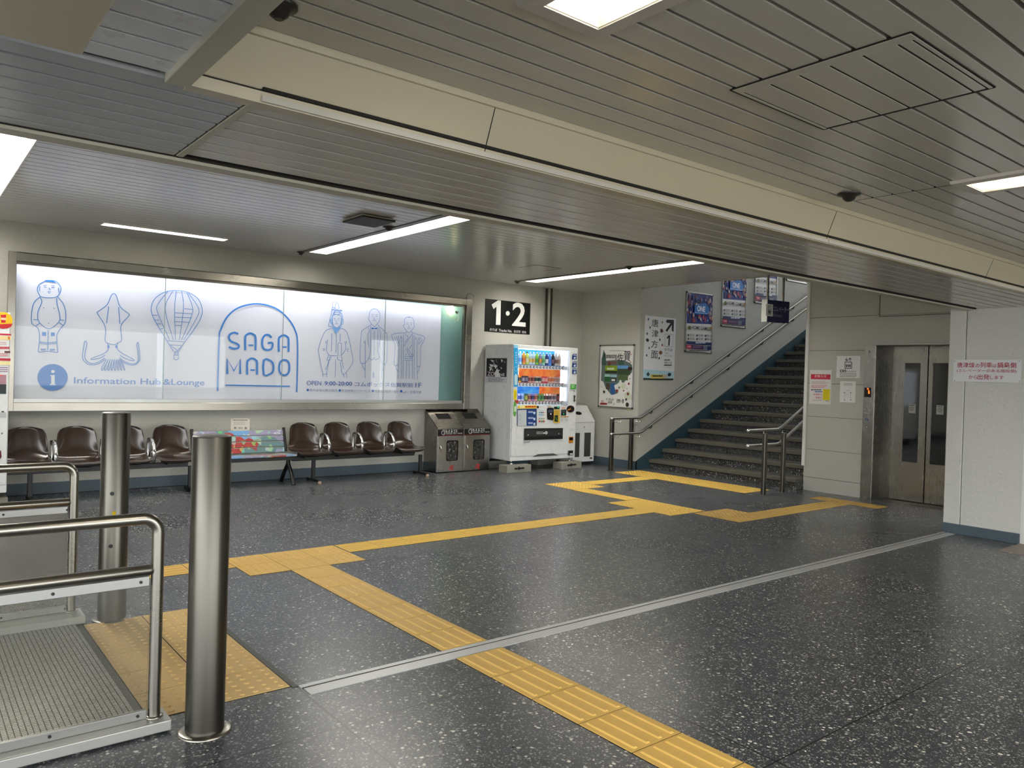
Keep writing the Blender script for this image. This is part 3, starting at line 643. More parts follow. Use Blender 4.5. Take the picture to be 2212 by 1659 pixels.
p.poly([(718, 150), (772, 114), (798, 116), (793, 324), (755, 322), (760, 168), (735, 188)], '#e9e9e6'); p.circle(856, 225, 17, '#e9e9e6', 20); p.text('2', 898, 128, 1008, 340, '#e9e9e6', .02)
p.text('のりば', 703, 350, 765, 378, '#e9e9e6', .006); p.text('Tracks No.', 780, 358, 892, 388, '#e9e9e6', .006); p.text('승강장', 908, 367, 964, 393, '#d9d9d6', .0); p.text('站台', 978, 373, 1012, 396, '#d9d9d6', .0); p.build(o)
o, p = board('wall_plaque', 'small white plaque screwed to the wall above the painted bench', 'plaque', NY, -YN, (499, 904, 539, 932), ink('#e2ddcf'), (480, 880, 4.916), .006)
p.lines(115, 128, 270, 140, 1, '#777', .7, 0, 5) if False else p.lines(115, 130, 268, 142, 1, '#77756e', .7, 0, 5)
p.lines(118, 152, 265, 190, 4, '#bdb9ad', .4); p.lines(125, 208, 150, 228, 3, '#6f6d66', .8, 0, 2); p.lines(170, 212, 215, 228, 2, '#8c8a80', .7, 0, 2); p.lines(238, 208, 262, 232, 3, '#6f6d66', .8, 0, 2)
for x, y in ((108, 124), (282, 122), (104, 248), (278, 248)): p.circle(x, y, 4, '#35332f')
p.build(o)
pp = tag(MB().lathe([(.058, 0), (.058, 1.0)], (8.545, YN-.06, ZH-1.01)).build('wall_pipe', M['steel_dk'], origin=(8.545, YN-.06, 2)), 'vertical grey pipe running down the wall behind the drinks machine', 'pipe')
pp.modifiers.clear()

# ---------------------------------------------------------------- luminaires
def troffer(label, k, glow, housing=True, group='hall strip lights'):
    x0, x1, y0, y1 = HALL[k]; z = ZH; D = .085; r = .010
    t = thing('strip_light', label, 'ceiling light', ((x0+x1)/2, (y0+y1)/2, z), group)
    mb = MB()
    for a in ((x0-r, x0, y0-r, y1+r), (x1, x1+r, y0-r, y1+r), (x0, x1, y0-r, y0), (x0, x1, y1, y1+r)): mb.box(*a, z-.009, z+D)
    mb.box(x0-r, x1+r, y0-r, y1+r, z+D, z+D+.006)
    mb.build('housing', M['lampwhite'], t)
    long_y = (y1-y0) > (x1-x0); L0, L1 = (y0, y1) if long_y else (x0, x1); n = max(1, round((L1-L0)/1.25))
    for i in range(n):
        a = L0+(L1-L0)*i/n+.03; b = L0+(L1-L0)*(i+1)/n-.03
        c0, c1 = (x0, x1) if long_y else (y0, y1)
        q = (c0+.02, c1-.02, a, b) if long_y else (a, b, c0+.02, c1-.02)
        MB().box(*q, z+D-.02, z+D-.004).build('tube_panel', glow, t)
        if i:
            m = L0+(L1-L0)*i/n; q = (c0, c1, m-.003, m+.003) if long_y else (m-.003, m+.003, c0, c1)
            MB().box(*q, z+.004, z+D-.004).build('divider', M['lampwhite'], t)
    if housing: MB().box(x0-.075, x0-r, y0-.02, y1+.06, z-.008, z+.002).build('side_channel', M['steel_dk'], t)
    return t
M['lampwhite'] = flat('lamp_housing_white', '#e6e3da', .4)
troffer('long strip light over the seats with a dark channel along its left side', 0, M['glow_far'])
troffer('long strip light nearest the staircase in the hall ceiling', 1, M['glow_far'])
troffer('strip light cut by the left edge of the photograph above the display window', 2, M['glow_far'], False)
troffer('short strip light lying close to the wall above the display window', 3, M['glow_far'], False)
troffer('strip light beyond the left edge of the photograph', 4, M['glow_far'], False)
def recessed(label, k):
    xc, y1 = NEAR[k]; w, L = .31, 1.25; D = .075
    t = thing('recessed_light', label, 'ceiling light', (xc, y1-L/2, ZU), 'recessed lights in the near ceiling')
    x0, x1, y0 = xc-w/2, xc+w/2, y1-L; i = .058; z = ZU
    rect = lambda e, zz: [(x0+e, y0+e, zz), (x1-e, y0+e, zz), (x1-e, y1-e, zz), (x0+e, y1-e, zz)]
    side = lambda a, b: [(k, (k+1) % 4, 4*b+(k+1) % 4, 4*b+k) for k in range(4)] if a == 0 else [(4*a+k, 4*a+(k+1) % 4, 4*b+(k+1) % 4, 4*b+k) for k in range(4)]
    MB().add(rect(0, z+.001)+rect(.004, z-.014)+rect(i-.004, z-.016)+rect(i, z+.002), side(0, 1)+side(1, 2)+side(2, 3)).build('rim', flat('lamp_rim', '#dcd6cf', .4), t)
    MB().add(rect(i, z-.012)+rect(i+.05, z+D), side(0, 1)).build('reflector', flat('lamp_reflector', '#f0e9cf', .35), t)
    MB().box(x0+i+.048, x1-i-.048, y0+i+.048, y1-i-.048, z+D-.004, z+D+.01).build('diffuser', M['glow_near'], t)
recessed('cream rimmed recessed light cut by the top edge of the photograph', 0)
recessed('recessed light at the right edge of the photograph under the slatted ceiling', 1)
for k_ in range(2, len(NEAR)): recessed('recessed light of the near ceiling outside the photograph', k_)
t = thing('stair_light', 'tube light under the sloping ceiling of the stair hall', 'ceiling light', (13.5, 7.0, 5.0))
for x in (11.2, 14.0): MB().box(x, x+1.2, 6.4, 6.6, 3.24+(x-9.5)*.455, 3.28+(x-9.5)*.455).build('diffuser', M['glow_stair'], t)

def dome(x, y, z, r, label):
    return tag(MB().lathe([(r*1.25, .0), (r*1.25, -.008), (r*.8, -.014), (r*.62, -.03), (r*.3, -.04)], (x, y, z), 20).build('ceiling_detector', flat('detector_dark', '#26231d', .4), origin=(x, y, z)), label, 'detector')
dome(3.99, 9.33, ZH, .04, 'tiny dark detector at the wall end of the middle strip light')
dome(3.93, 7.0, ZH, .05, 'dark detector beside the middle of the strip light above the seats')
dome(7.60, 9.43, ZH, .04, 'tiny dark detector at the wall end of the strip light above the drinks machine')
dome(7.55, 7.02, ZH, .045, 'dark detector beside the middle of the strip light nearest the stairs')
dome(3.82, 2.04, ZU, .045, 'dark round detector on the near slatted ceiling above the beam')
dome(.80, 2.06, ZU, .04, 'brown round detector at the top edge beside the cream beam end')
t = thing('ceiling_vent', 'dark square air vent in the slatted hall ceiling', 'vent', (3.58, 6.76, ZH))
mb = MB(); mb.box(3.41, 3.76, 6.57, 6.99, ZH-.035, ZH-.02); mb.box(3.45, 3.72, 6.61, 6.95, ZH-.02, ZH)
mb.build('vent_box', flat('vent_dark', '#2b261d', .6), t); MB().box(3.395, 3.775, 6.555, 7.005, ZH-.02, ZH-.014).build('vent_rim', M['trimlight'], t)
t = thing('hanging_panel', 'beige box panel hanging under the white slats in the top left corner', 'panel', (-.6, 1.4, ZB))
MB().box(-1.6, .325, .35, 2.02, 2.155, 2.20).build('panel_box', M['fascia'], t, .006)
for x in (-1.2, .1):
    for y in (.7, 1.8): MB().box(x-.01, x+.01, y-.01, y+.01, 2.20, ZB+.02).build('hanger', M['steel_dk'], t)
def hatch(name, label, x0, x1, y0, y1, z, ys):
    t = thing(name, label, 'access hatch', ((x0+x1)/2, (y0+y1)/2, z))
    mb = MB(); Y = [y0+.018]+[y for y in ys if y0+.02 < y < y1-.02]+[y1-.018]
    for a, b in zip(Y[:-1], Y[1:]): mb.box(x0+.05, x1-.012, a+.004, b-.004, z-.004, z+.004)
    mb.box(x0+.004, x0+.05, y0+.004, y1-.004, z-.004, z+.004); mb.box(x0+.05, x1-.004, y0+.004, y0+.016, z-.004, z+.004); mb.box(x0+.05, x1-.004, y1-.016, y1-.004, z-.004, z+.004)
    mb.build('hatch_door', M['slat'], t, .0015)
    mb = MB()
    for a in ((x0-.004, x0+.003, y0, y1), (x1-.003, x1+.004, y0, y1), (x0, x1, y0-.003, y0+.003), (x0, x1, y1-.003, y1+.003)): mb.box(*a, z-.003, z+.003)
    mb.box(x0+.004, x1-.004, y0+.004, y1-.004, z-.002, z+.002)
    mb.build('hatch_gap', M['groove'], t)
hatch('ceiling_hatch', 'large square access hatch in the near slatted ceiling', 2.19, 2.785, 1.005, 1.60, ZU, up)
hatch('ceiling_hatch', 'small access hatch in the hall ceiling before the staircase', 6.66, 7.10, 7.86, 8.24, ZH, [])

# ---------------------------------------------------------------- seats
def seat_shell(xc, yc, parent):
    prof = [(-.215, .355, .17), (-.245, .385, .195), (-.235, .405, .21), (-.17, .398, .222), (-.08, .385, .226), (.01, .380, .226), (.085, .395, .222), (.135, .44, .214), (.16, .51, .205), (.175, .59, .198), (.19, .67, .190), (.20, .718, .180), (.206, .742, .163), (.207, .755, .135), (.205, .760, .09)]
    NU = 14; vs = []; fs = []
    for (py, pz, hw) in prof:
        for i in range(NU+1):
            u = -1+2*i/NU; back = min(1, max(0, (pz-.42)/.12)) if py > .1 else 0
            x = xc+u*hw; y = yc+py-back*.055*abs(u)**2.5; z = pz+(1-back)*.032*abs(u)**3.2*(1 if py > -.2 else .3)
            if py > .195: z -= .014*abs(u)**3
            vs.append((x, y, z))
    for j in range(len(prof)-1):
        for i in range(NU): a = j*(NU+1)+i; fs.append((a, a+1, a+NU+2, a+NU+1))
    o = MB().add(vs, fs, 0, True).build('seat_shell', M['brown'], parent)
    s = o.modifiers.new('s', 'SOLIDIFY'); s.thickness = .011; s.offset = 0
    s = o.modifiers.new('d', 'SUBSURF'); s.levels = 1; s.render_levels = 2
    MB().box(xc-.09, xc+.09, yc-.08, yc+.1, .335, .372).build('seat_bracket', M['black'], o)
def seat_row(label, cs, legs, yc=9.36):
    t = thing('waiting_seat_row', label, 'seats', (sum(cs)/len(cs), yc, 0), 'rows of brown shell seats')
    for x in cs: seat_shell(x, yc, t)
    MB().box(cs[0]-.2, cs[-1]+.16, yc-.035, yc+.035, .285, .340).build('beam', M['black'], t, .004)
    for x in cs: MB().box(x-.1, x+.1, yc-.15, yc+.13, .325, .345).build('cross_bar', M['black'], t, .004)
    for a, b in zip(cs[:-1], cs[1:]):
        x = (a+b)/2; pth = catmull([(x, yc+.11, .35), (x, yc+.115, .50), (x, yc+.10, .60), (x, yc+.05, .628), (x, yc-.03, .622), (x, yc-.11, .57), (x, yc-.155, .48), (x, yc-.14, .39), (x, yc-.09, .345)], 6)
        ar = MB().ribbon(pth, (1, 0, 0), .036, .007).build('armrest', M['chrome'], t)
        MB().ribbon([(x, y+.002*(1 if y > yc else 0), z) for x, y, z in pth[:16]], (1, 0, 0), .038, .010).build('armrest_pad', M['black'], ar)
    for x in legs:
        l = MB().box(x-.022, x+.022, yc-.02, yc+.02, .04, .29); l.box(x-.02, x+.02, yc-.19, yc+.17, .018, .045); l.box(x-.016, x+.016, yc+.12, yc+.17, 0, .02)
        l = l.build('leg', M['black'], t, .004)
        MB().lathe([(.02, 0), (.026, .01), (.022, .03), (.006, .036)], (x, yc-.20, 0), 16).build('foot_cap', flat('foot_cap', '#a8917f', .5), l)
seat_row('row of four brown shell seats between the left drinks machine and the painted bench', (1.09, 1.565, 2.045, 2.525), (1.12, 2.72))
seat_row('row of four brown shell seats between the painted bench and the steel bins', (4.17, 4.64, 5.12, 5.60), (4.26, 5.88), 9.38)
# painted bench
k = Nt('painted_slats'); tc = k.n('TexCoord'); P_ = tc.outputs['Object']
nz = k.n('TexNoise', i_Scale=3.0, i_Detail=3.0); k.l(P_, nz.inputs[0])
va = k.n('VectorMath', operation='MULTIPLY_ADD'); k.l(nz.outputs[1], va.inputs[0]); va.inputs[1].default_value = (.25, .25, .25); k.l(P_, va.inputs[2])
v1 = k.n('TexVoronoi', i_Scale=4.2); k.l(va.outputs[0], v1.inputs['Vector']); sp = k.n('SeparateColor'); k.l(v1.outputs[1], sp.inputs[0])
cr = k.n('ValToRGB'); cr.color_ramp.interpolation = 'CONSTANT'; k.l(sp.outputs[0], cr.inputs[0])
els = ((0, '#8f8ca6'), (.40, '#6c9cc8'), (.52, '#85809a'), (.74, '#a86672'), (.80, '#5f7d80'), (.87, '#223c38'), (.92, '#86a8b4'), (.97, '#a03636'))
for i, (p_, c_) in enumerate(els):
    e = cr.color_ramp.elements[i] if i < 2 else cr.color_ramp.elements.new(p_); e.position = p_; e.color = lin(c_)
v2 = k.n('TexVoronoi', i_Scale=22.0); k.l(P_, v2.inputs['Vector']); sp2 = k.n('SeparateColor'); k.l(v2.outputs[1], sp2.inputs[0])
c2 = k.mix(k.math('MULTIPLY', k.math('GREATER_THAN', sp2.outputs[1], .80), .35), cr.outputs[0], v2.outputs[1])
k.l(c2, k.b.inputs['Base Color']); k.b.inputs['Roughness'].default_value = .35; M['art'] = k.m
t = thing('painted_bench', 'black bench with slats painted in bright blue, lilac, red and green', 'bench', (3.38, 9.4, 0))
X0, X1 = 2.80, 3.91
for i in range(4):
    z = .425+.071*i; y = 9.50+.022*i
    MB().obox(((X0+X1)/2, y, z), ((1, 0, 0), (0, 1, -.3), (0, .3, 1)), ((X1-X0)/2, .010, .031)).build('back_slat', M['art'], t, .003)
for i in range(4):
    MB().box(X0, X1+.02, 9.14+.086*i, 9.215+.086*i, .372-.004*i, .392-.004*i).build('seat_slat', M['art'], t, .003)
MB().box(X0, X1, 9.17, 9.21, .325, .368).box(X0, X1, 9.38, 9.42, .325, .368).build('seat_rail', M['black'], t, .003)
for x in (X0-.01, X1+.02):
    MB().obox((x, 9.545, .55), ((1, 0, 0), (0, 1, -.3), (0, .3, 1)), (.018, .014, .155)).build('back_bracket', M['black'], t, .004)
    l = MB().ribbon(catmull([(x, 9.22, 0), (x, 9.30, .14), (x, 9.40, .25), (x, 9.40, .33)], 6), (1, 0, 0), .045, .018)
    l.ribbon(catmull([(x, 9.62, 0), (x, 9.52, .14), (x, 9.42, .25), (x, 9.40, .33)], 6), (1, 0, 0), .045, .018)
    l.build('leg', M['black'], t)
pr = Print((0, -1, 0), -9.483, (480, 880, 4.916)); pr.text('ACTA', 548, 262, 615, 286, '#e8e8e4', .03); pr.build(t, 'lettering')

# ---------------------------------------------------------------- bins
def steel_bin(label, x0, x1, sgn):
    yf, yb, zf, zb = 9.415, 9.775, .652, .912
    t = thing('steel_bin', label, 'bin', ((x0+x1)/2, (yf+yb)/2, 0), 'steel bins under the display window')
    MB().prism([(yf+.012, .012), (yb, .012), (yb, zb-.004), (yf+.012, zf-.004)], 'x', x0+.002, x1-.002).build('body', M['steel_e'], t, .002)
    tp = Vector((0, yb-yf, zb-zf)); d = tp.normalized(); nn = Vector((0, -d.z, d.y)); L = tp.length; c0 = Vector(((x0+x1)/2, yf, zf))
    w = (x1-x0)/2
    MB().obox(c0+tp/2+nn*.003, ((1, 0, 0), d, nn), (w-.001, L/2+.003, .005)).build('sloping_top', M['steel_f'], t, .002)
    s = MB().obox(c0+tp*.62+nn*.0095, ((1, 0, 0), d, nn), (.118, .062, .0012)).build('deposit_slot', M['void'], t)
    dr = MB().box(x0+.012, x1-.008, yf-.002, yf+.012, .03, .538).build('door', M['steel_e'], t, .003)
    xc = (x0+x1)/2+.03; a, b, c, e = xc-.105, xc+.105, .17, .475; r = .03
    poly = []
    for cx, cz, st in ((b-r, e-r, 0), (a+r, e-r, 90), (a+r, c+r, 180), (b-r, c+r, 270)):
        poly += [(cx+r*math.cos(math.radians(st+q)), cz+r*math.sin(math.radians(st+q))) for q in (0, 30, 60, 90)]
    MB().prism(poly, 'y', yf-.0045, yf-.002).build('window', M['void'], dr)
    # crumpled clear bag behind the window
    bv, bf = [], []; n = 16
    for i in range(n+1):
        for j in range(n+1):
            u, v = i/n, j/n; x = a+.004+(b-a-.03)*u+.004*math.sin(9*v+sgn); z = c+.01+(e-c-.03)*v
            y = yf-.006-.004*abs(math.sin(u*9+v*5+sgn*2)*math.cos(v*8-u*6+sgn))-.0012*math.sin(u*23+v*19); bv.append((x, y, z))
    for i in range(n):
        for j in range(n):
            q = i*(n+1)+j
            if abs(i-n/2)+abs(j-n/2) < n*.86: bf.append((q, q+n+1, q+n+2, q+1))
    MB().add(bv, bf, 0, True).build('plastic_bag', BAG, dr)
    MB().tube(catmull([(x0+.05, yf-.002, .40), (x0+.052, yf-.022, .38), (x0+.055, yf-.022, .345), (x0+.058, yf-.002, .325)], 5), .008, 10).build('handle', M['chrome'], dr)
    pl = MB().box(x0+.008, x1-.008, yf-.002, yf+.012, .543, .636).build('label_plate', ink('#0c0b0b'), t)
    return t
k = Nt('clear_bag'); k.t.nodes.remove(k.b); tr = k.n('BsdfTransparent'); gl = k.n('BsdfGlossy'); gl.inputs[1].default_value = .16; gl.inputs[0].default_value = (.9, .9, .9, 1)
mx = k.n('MixShader', i_0=.08); k.l(tr.outputs[0], mx.inputs[1]); k.l(gl.outputs[0], mx.inputs[2]); k.l(mx.outputs[0], k.t.nodes['Material Output'].inputs[0]); BAG = k.m
b1 = steel_bin('steel rubbish bin next to the brown seats, left half of the pair', 6.185, 6.655, 1)
b2 = steel_bin('steel rubbish bin touching the white drinks machine, right half of the pair', 6.66, 7.152, 2)
for b_, dx, dy, lx in ((b1, 0, 0, 0), (b2, 608, -30, 590)):
    pr = Print((0, -1, 0), -9.4125, (900, 870, 10.37))
    pr.poly([(482+dx, 742+dy*.9), (1068+dx*.955, 712+dy*.4), (1068+dx*.955, 722+dy*.4), (482+dx, 752+dy*.9)], '#7a1420')
    pr.line([(570+dx, 640+dy), (625+dx, 612+dy), (632+dx, 690+dy), (600+dx, 720+dy), (565+dx, 700+dy), (560+dx, 650+dy)], .006, '#d9d9d6', True, 3)
    pr.line([(585+dx, 625+dy), (615+dx, 645+dy), (610+dx, 712+dy)], .004, '#d9d9d6', False, 0)
    pr.text('もえるゴミ', 650+dx, 602+dy, 912+dx, 668+dy, '#e2e2df', .008)
    pr.text('Combustible', 650+dx, 682+dy, 798+dx, 703+dy, '#cfcfcb', .01); pr.text('일반쓰레기', 820+dx, 678+dy, 898+dx, 700+dy, '#cfcfcb', .01); pr.text('可燃 垃圾', 920+dx, 672+dy, 1020+dx, 695+dy, '#cfcfcb', .01)
    pr.line([(712+lx, 1470+dy), (735+lx, 1480+dy), (750+lx, 1465+dy), (755+lx, 1420+dy), (810+lx, 1408+dy), (810+lx, 1450+dy), (780+lx, 1460+dy)], .012, '#c4302c', False, 3)
    pr.line([(778+lx, 1420+dy), (775+lx, 1515+dy)], .010, '#c4302c', False, 0); pr.line([(785+lx, 1462+dy), (812+lx, 1515+dy)], .010, '#c4302c', False, 0)
    pr.build(b_, 'lettering')
# white bin beside the machine
t = thing('white_bin', 'white sloping-top bin between the lit drinks machine and the framed poster', 'bin', (9.0, 9.45, 0))
yf, yb = 9.27, 9.72
MB().prism([(yf, .055), (yb, .055), (yb, 1.0), (yf+.20, .985), (yf, .735)], 'x', 8.76, 9.245).build('body', M['white'], t, .006)
MB().box(8.78, 9.22, yf+.03, yb-.03, 0, .055).build('plinth', M['black'], t)
MB().box(9.01, 9.155, yf-.003, yf+.002, .14, .54).build('window', flat('smoked_window', '#3a3b3c', .25), t)
MB().box(8.80, 8.90, yf-.003, yf+.002, .14, .54).build('window', flat('smoked_window', '#3a3b3c', .25), t)
MB().box(8.765, 9.24, yf-.0015, yf+.001, .706, .710).build('lid_gap', M['black'], t)
MB().lathe([(.013, 0), (.013, .004), (.005, .005)], (0, 0, 0), 16).build('lock', M['alu'], t).matrix_local = Matrix.Translation(Vector((9.0, yf-.001, .635))-Vector(t.location)) @ Matrix.Rotation(math.pi/2, 4, 'X') @ Matrix.Translation(Vector(t.location))
MB().box(9.15, 9.20, yf-.003, yf+.001, .10, .12).build('maker_plate', M['black'], t)
d = Vector((0, .20, .25)).normalized(); nn = Vector((0, -d.z, d.y)); c = Vector((8.95, yf+.10, .86))+nn*.002
MB().add([c+Vector((1, 0, 0))*.075*math.cos(a)+d*.035*math.sin(a) for a in [2*math.pi*i/24 for i in range(24)]], [tuple(range(24))]).build('deposit_hole', M['void'], t)

# ---------------------------------------------------------------- drinks machine
VY, VX0, VX1 = 9.05, 7.262, 8.592
t = VM = thing('drinks_vending_machine', 'white drinks vending machine with a lit window of three drink rows', 'vending machine', ((VX0+VX1)/2, 9.4, .15))
zt, zb = 1.93, .165
wx0, wx1 = onY(1118.5, 815, VY).x, onY(1229, 815, VY).x; wz0, wz1 = 1.005, 1.875
mb = MB()
mb.box(VX0, VX1, VY+.16, 9.76, zb-.0, zt); mb.box(VX0, VX1, VY+.02, VY+.16, zb, wz0-.001); mb.box(VX0, VX1, VY+.02, VY+.16, wz1, zt)
mb.box(VX0, wx0, VY+.02, VY+.16, wz0, wz1); mb.box(wx1, VX1, VY+.02, VY+.16, wz0, wz1)
mb.build('cabinet', M['white'], t, .006)
mb = MB(); mb.box(VX0+.012, wx0, VY, VY+.02, zb+.07, zt-.004); mb.box(wx1, VX1-.004, VY, VY+.02, zb+.07, zt-.004); mb.box(wx0, wx1, VY, VY+.02, wz1, zt-.004); mb.box(wx0, wx1, VY, VY+.02, zb+.07, wz0)
mb.build('door', M['white'], t, .003)
MB().box(VX0+.002, VX1-.002, VY+.008, VY+.02, zb+.0, zb+.062).build('kick_plate', M['white'], t, .004)
sl = MB(); x0, x1 = onY(1150, 992, VY).x, onY(1206, 992, VY).x
v = [(x0, VY-.001, .215), (x1, VY-.001, .215), (x1-.11, VY-.001, .252), (x0+.11, VY-.001, .252)]
sl.add(v, [(0, 1, 2, 3)]); sl.build('intake_grille', flat('grille', '#4c4c4c', .5), t)
for x in (VX0+.06, VX1-.07):
    for y in (9.10, 9.68): MB().lathe([(.03, 0), (.03, .012), (.010, .014), (.010, .05)], (x, y, .115), 14).build('levelling_foot', M['chrome'], t)
# lit interior
MB().box(wx0, wx1, VY+.150, VY+.158, wz0, wz1).build('lit_back', M['glow_vm'], t)
MB().box(wx0+.005, wx1-.005, VY+.03, VY+.05, wz1-.012, wz1-.003).build('led_bar', M['glow_vmb'], t)
MB().box(wx1-.075, wx1-.045, VY+.10, VY+.12, wz0+.01, wz1-.02).box(wx0+.004, wx0+.02, VY+.03, VY+.05, wz0+.01, wz1-.02).build('led_bar', M['glow_vmb'], t)
rz = [onY(1126, 791.5, VY).z, onY(1124.5, 830.5, VY).z, onY(1123, 870.5, VY).z]
SP = (wx1-.135-wx0)/14
for r, z in enumerate(rz):
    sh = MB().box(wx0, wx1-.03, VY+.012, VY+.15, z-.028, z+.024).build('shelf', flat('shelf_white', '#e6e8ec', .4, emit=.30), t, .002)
    b = MB()
    for i in range(14):
        xx = wx0+.055+SP*i*1.02
        b.lathe([(.0, 0)], (xx, VY, z)) if False else None
        c = Vector((xx, VY+.010, z))
        b.tube([c, c+Vector((0, -.006, 0))], .0195, 14, 0); b.tube([c+Vector((0, -.006, 0)), c+Vector((0, -.010, 0))], .0125, 12, 1)
        b.box(xx-.032, xx+.032, VY+.010, VY+.0118, z+.010+.014, z+.0235+.010, 2)
    b.build('buttons', [M['blackg'], M['white'], ink('#c7362f') if r else ink('#3356a8')], sh)
oz = (rz[0]+rz[1])/2
def sky_panel(name, x0, x1, z0, z1, a, b_, seed):
    k = Nt(name+str(seed)); tc = k.n('TexCoord'); n = k.n('TexNoise', i_Scale=9.0, i_Detail=4.0); k.l(tc.outputs['Object'], n.inputs[0])
    cr = k.n('ValToRGB'); k.l(n.outputs[0], cr.inputs[0]); cr.color_ramp.elements[0].position = .35; cr.color_ramp.elements[1].position = .68
    cr.color_ramp.elements[0].color = lin(a); cr.color_ramp.elements[1].color = lin(b_); k.l(cr.outputs[0], k.b.inputs[0]); k.l(cr.outputs[0], k.b.inputs['Emission Color']); k.b.inputs['Emission Strength'].default_value = .55
    return MB().box(x0, x1, VY+.016, VY+.020, z0, z1).build(name, k.m, VM)
xm = onY(1166, 850, VY).x; xr = onY(1211, 850, VY).x
sky_panel('backlit_panel', wx0+.03, xr, rz[0]-.142, rz[0]-.030, '#e2552a', '#ee9a45', 1)
sky_panel('backlit_panel', wx0, xm, rz[1]-.138, rz[1]-.030, '#1267d8', '#5cb0ea', 2)
sky_panel('backlit_panel', xm, xr, rz[1]-.138, rz[1]-.030, '#e2552a', '#ee9a45', 3)
kb = sky_panel('backlit_panel', wx0, onY(1211, 760, VY).x, wz1-.075, wz1-.004, '#1d9be6', '#58c4ef', 4); kb.location.y += .126
# the drinks on show
ROWS = [
 [('#a9cdec', '#6ca3d8', 'clear water'), ('#a3c9ea', '#5f9ad6', 'clear water'), ('#f2a52c', '#e8692c', 'orange juice'), ('#c9dc62', '#e9efc2', 'lime soda'), ('#cfe0ea', '#e9c36a', 'pale lemon'), ('#cfe0ea', '#e6bd62', 'pale lemon'), ('#8cc63c', '#3c8f3a', 'green tea'), ('#8f8fae', '#e69a36', 'amber tea'), ('#9fdcb4', '#5ea868', 'mint green'), ('#1d2f6e', '#f2f4f8', 'navy and white'), ('#5c9be6', '#3c6fd0', 'blue soda'), ('#17131c', '#7c4a6a', 'black'), ('#e4ddd2', '#7a4b32', 'brown and white coffee'), ('#e2c6b4', '#b98c78', 'milk tea')],
 [('#d9a629', '#5a4426', 'gold'), ('#d9a629', '#3d2f1c', 'gold and brown'), ('#3a3f58', '#9aa0b8', 'navy'), ('#2c304a', '#9aa0b8', 'dark navy'), ('#e7c9b8', '#8a3a34', 'cream and maroon'), ('#e9c4b2', '#7c3430', 'cream and dark red'), ('#eef1ec', '#1f4f4a', 'white and teal'), ('#eef1ec', '#12343a', 'white and dark green'), ('#df5a68', '#f1d0cc', 'pink red'), ('#e0566a', '#eeb7b7', 'rose red'), ('#f1e2cf', '#d98a56', 'cream and orange'), ('#f1e0cc', '#d98450', 'cream with an orange label'), ('#e6dcd8', '#c9a9a4', 'pale pink'), ('#e8dfda', '#c7a49e', 'pale rose')],
 [('#22262c', '#e8e8ea', 'black and white'), ('#d8d0e2', '#3b4f9c', 'lilac and blue'), ('#dfe6f4', '#8fb0dc', 'pale blue'), ('#5a7a4c', '#d4cf4e', 'green and yellow'), ('#e8b7a2', '#b0524a', 'peach'), ('#c49ad0', '#2c2c60', 'purple and navy'), ('#f0b9b2', '#e07a5a', 'salmon pink'), ('#86c465', '#3d8b48', 'green'), ('#8cc96a', '#2f7f44', 'bright green'), ('#e4d9d2', '#4b2f2c', 'black-capped brown'), ('#e2d6d0', '#45302c', 'black-capped dark brown'), ('#ece8ee', '#8f7f90', 'white and grey'), ('#ebe6ea', '#857787', 'white and violet grey'), ('#3a1217', '#a8464a', 'tall dark red')]]
NTH = ['first', 'second', 'third', 'fourth', 'fifth', 'sixth', 'seventh', 'eighth', 'ninth', 'tenth', 'eleventh', 'twelfth', 'thirteenth', 'last']
RN = ['top', 'middle', 'bottom']
for r in range(3):
    for i in range(14):
        c1, c2, w = ROWS[r][i]; xx = wx0+.04+SP*i*1.02; zz = rz[r]+.0245; yy = VY+.085
        if r == 0:
            H = .205 if i != 11 else .19; pf = [(.026, 0), (.028, .01), (.028, .12), (.026, .15), (.012, .185), (.012, H-.002), (.010, H)]
            name = 'drink_bottle'
        elif r == 1 or i < 9 or i in (11, 12): H = .122 if i % 3 else .13; pf = [(.022, 0), (.027, .006), (.027, H-.012), (.022, H)]; name = 'drink_can'
        elif i == 13: H = .175; pf = [(.028, 0), (.028, H-.02), (.02, H)]; name = 'drink_can'
        else: H = .118; pf = [(.026, 0), (.027, .08), (.015, .096), (.015, H)]; name = 'drink_bottle'
        mb = MB().lathe(pf, (xx, yy, zz), 12, 0)
        lab = (.045, .105) if r == 0 else (.03, .085); mb.lathe([(.0284, lab[0]), (.0284, lab[1])], (xx, yy, zz), 12, 1)
        if name == 'drink_bottle': mb.lathe([(.0135, H-.018), (.0135, H+.002)], (xx, yy, zz), 10, 2)
        o = mb.build(name, [flat('drink_'+c1[1:], c1, .25), flat('drink_'+c2[1:], c2, .3), flat('cap_'+('dark' if r or i in (3, 11) else 'white'), '#1c1c26' if r or i in (3, 11) else '#e9ecf0', .4)], origin=(xx, yy, zz))
        tag(o, f'{w} {name[6:]}, {NTH[i]} from left, {RN[r]} row of lit machine', 'drink', f'drinks on the {RN[r]} row of the lit machine')
MB().box(wx0-.004, wx1+.002, VY-.0025, VY+.0005, wz0, wz1).build('window_pane', glassy('vm_glass', '#fbfdff', .5), t)
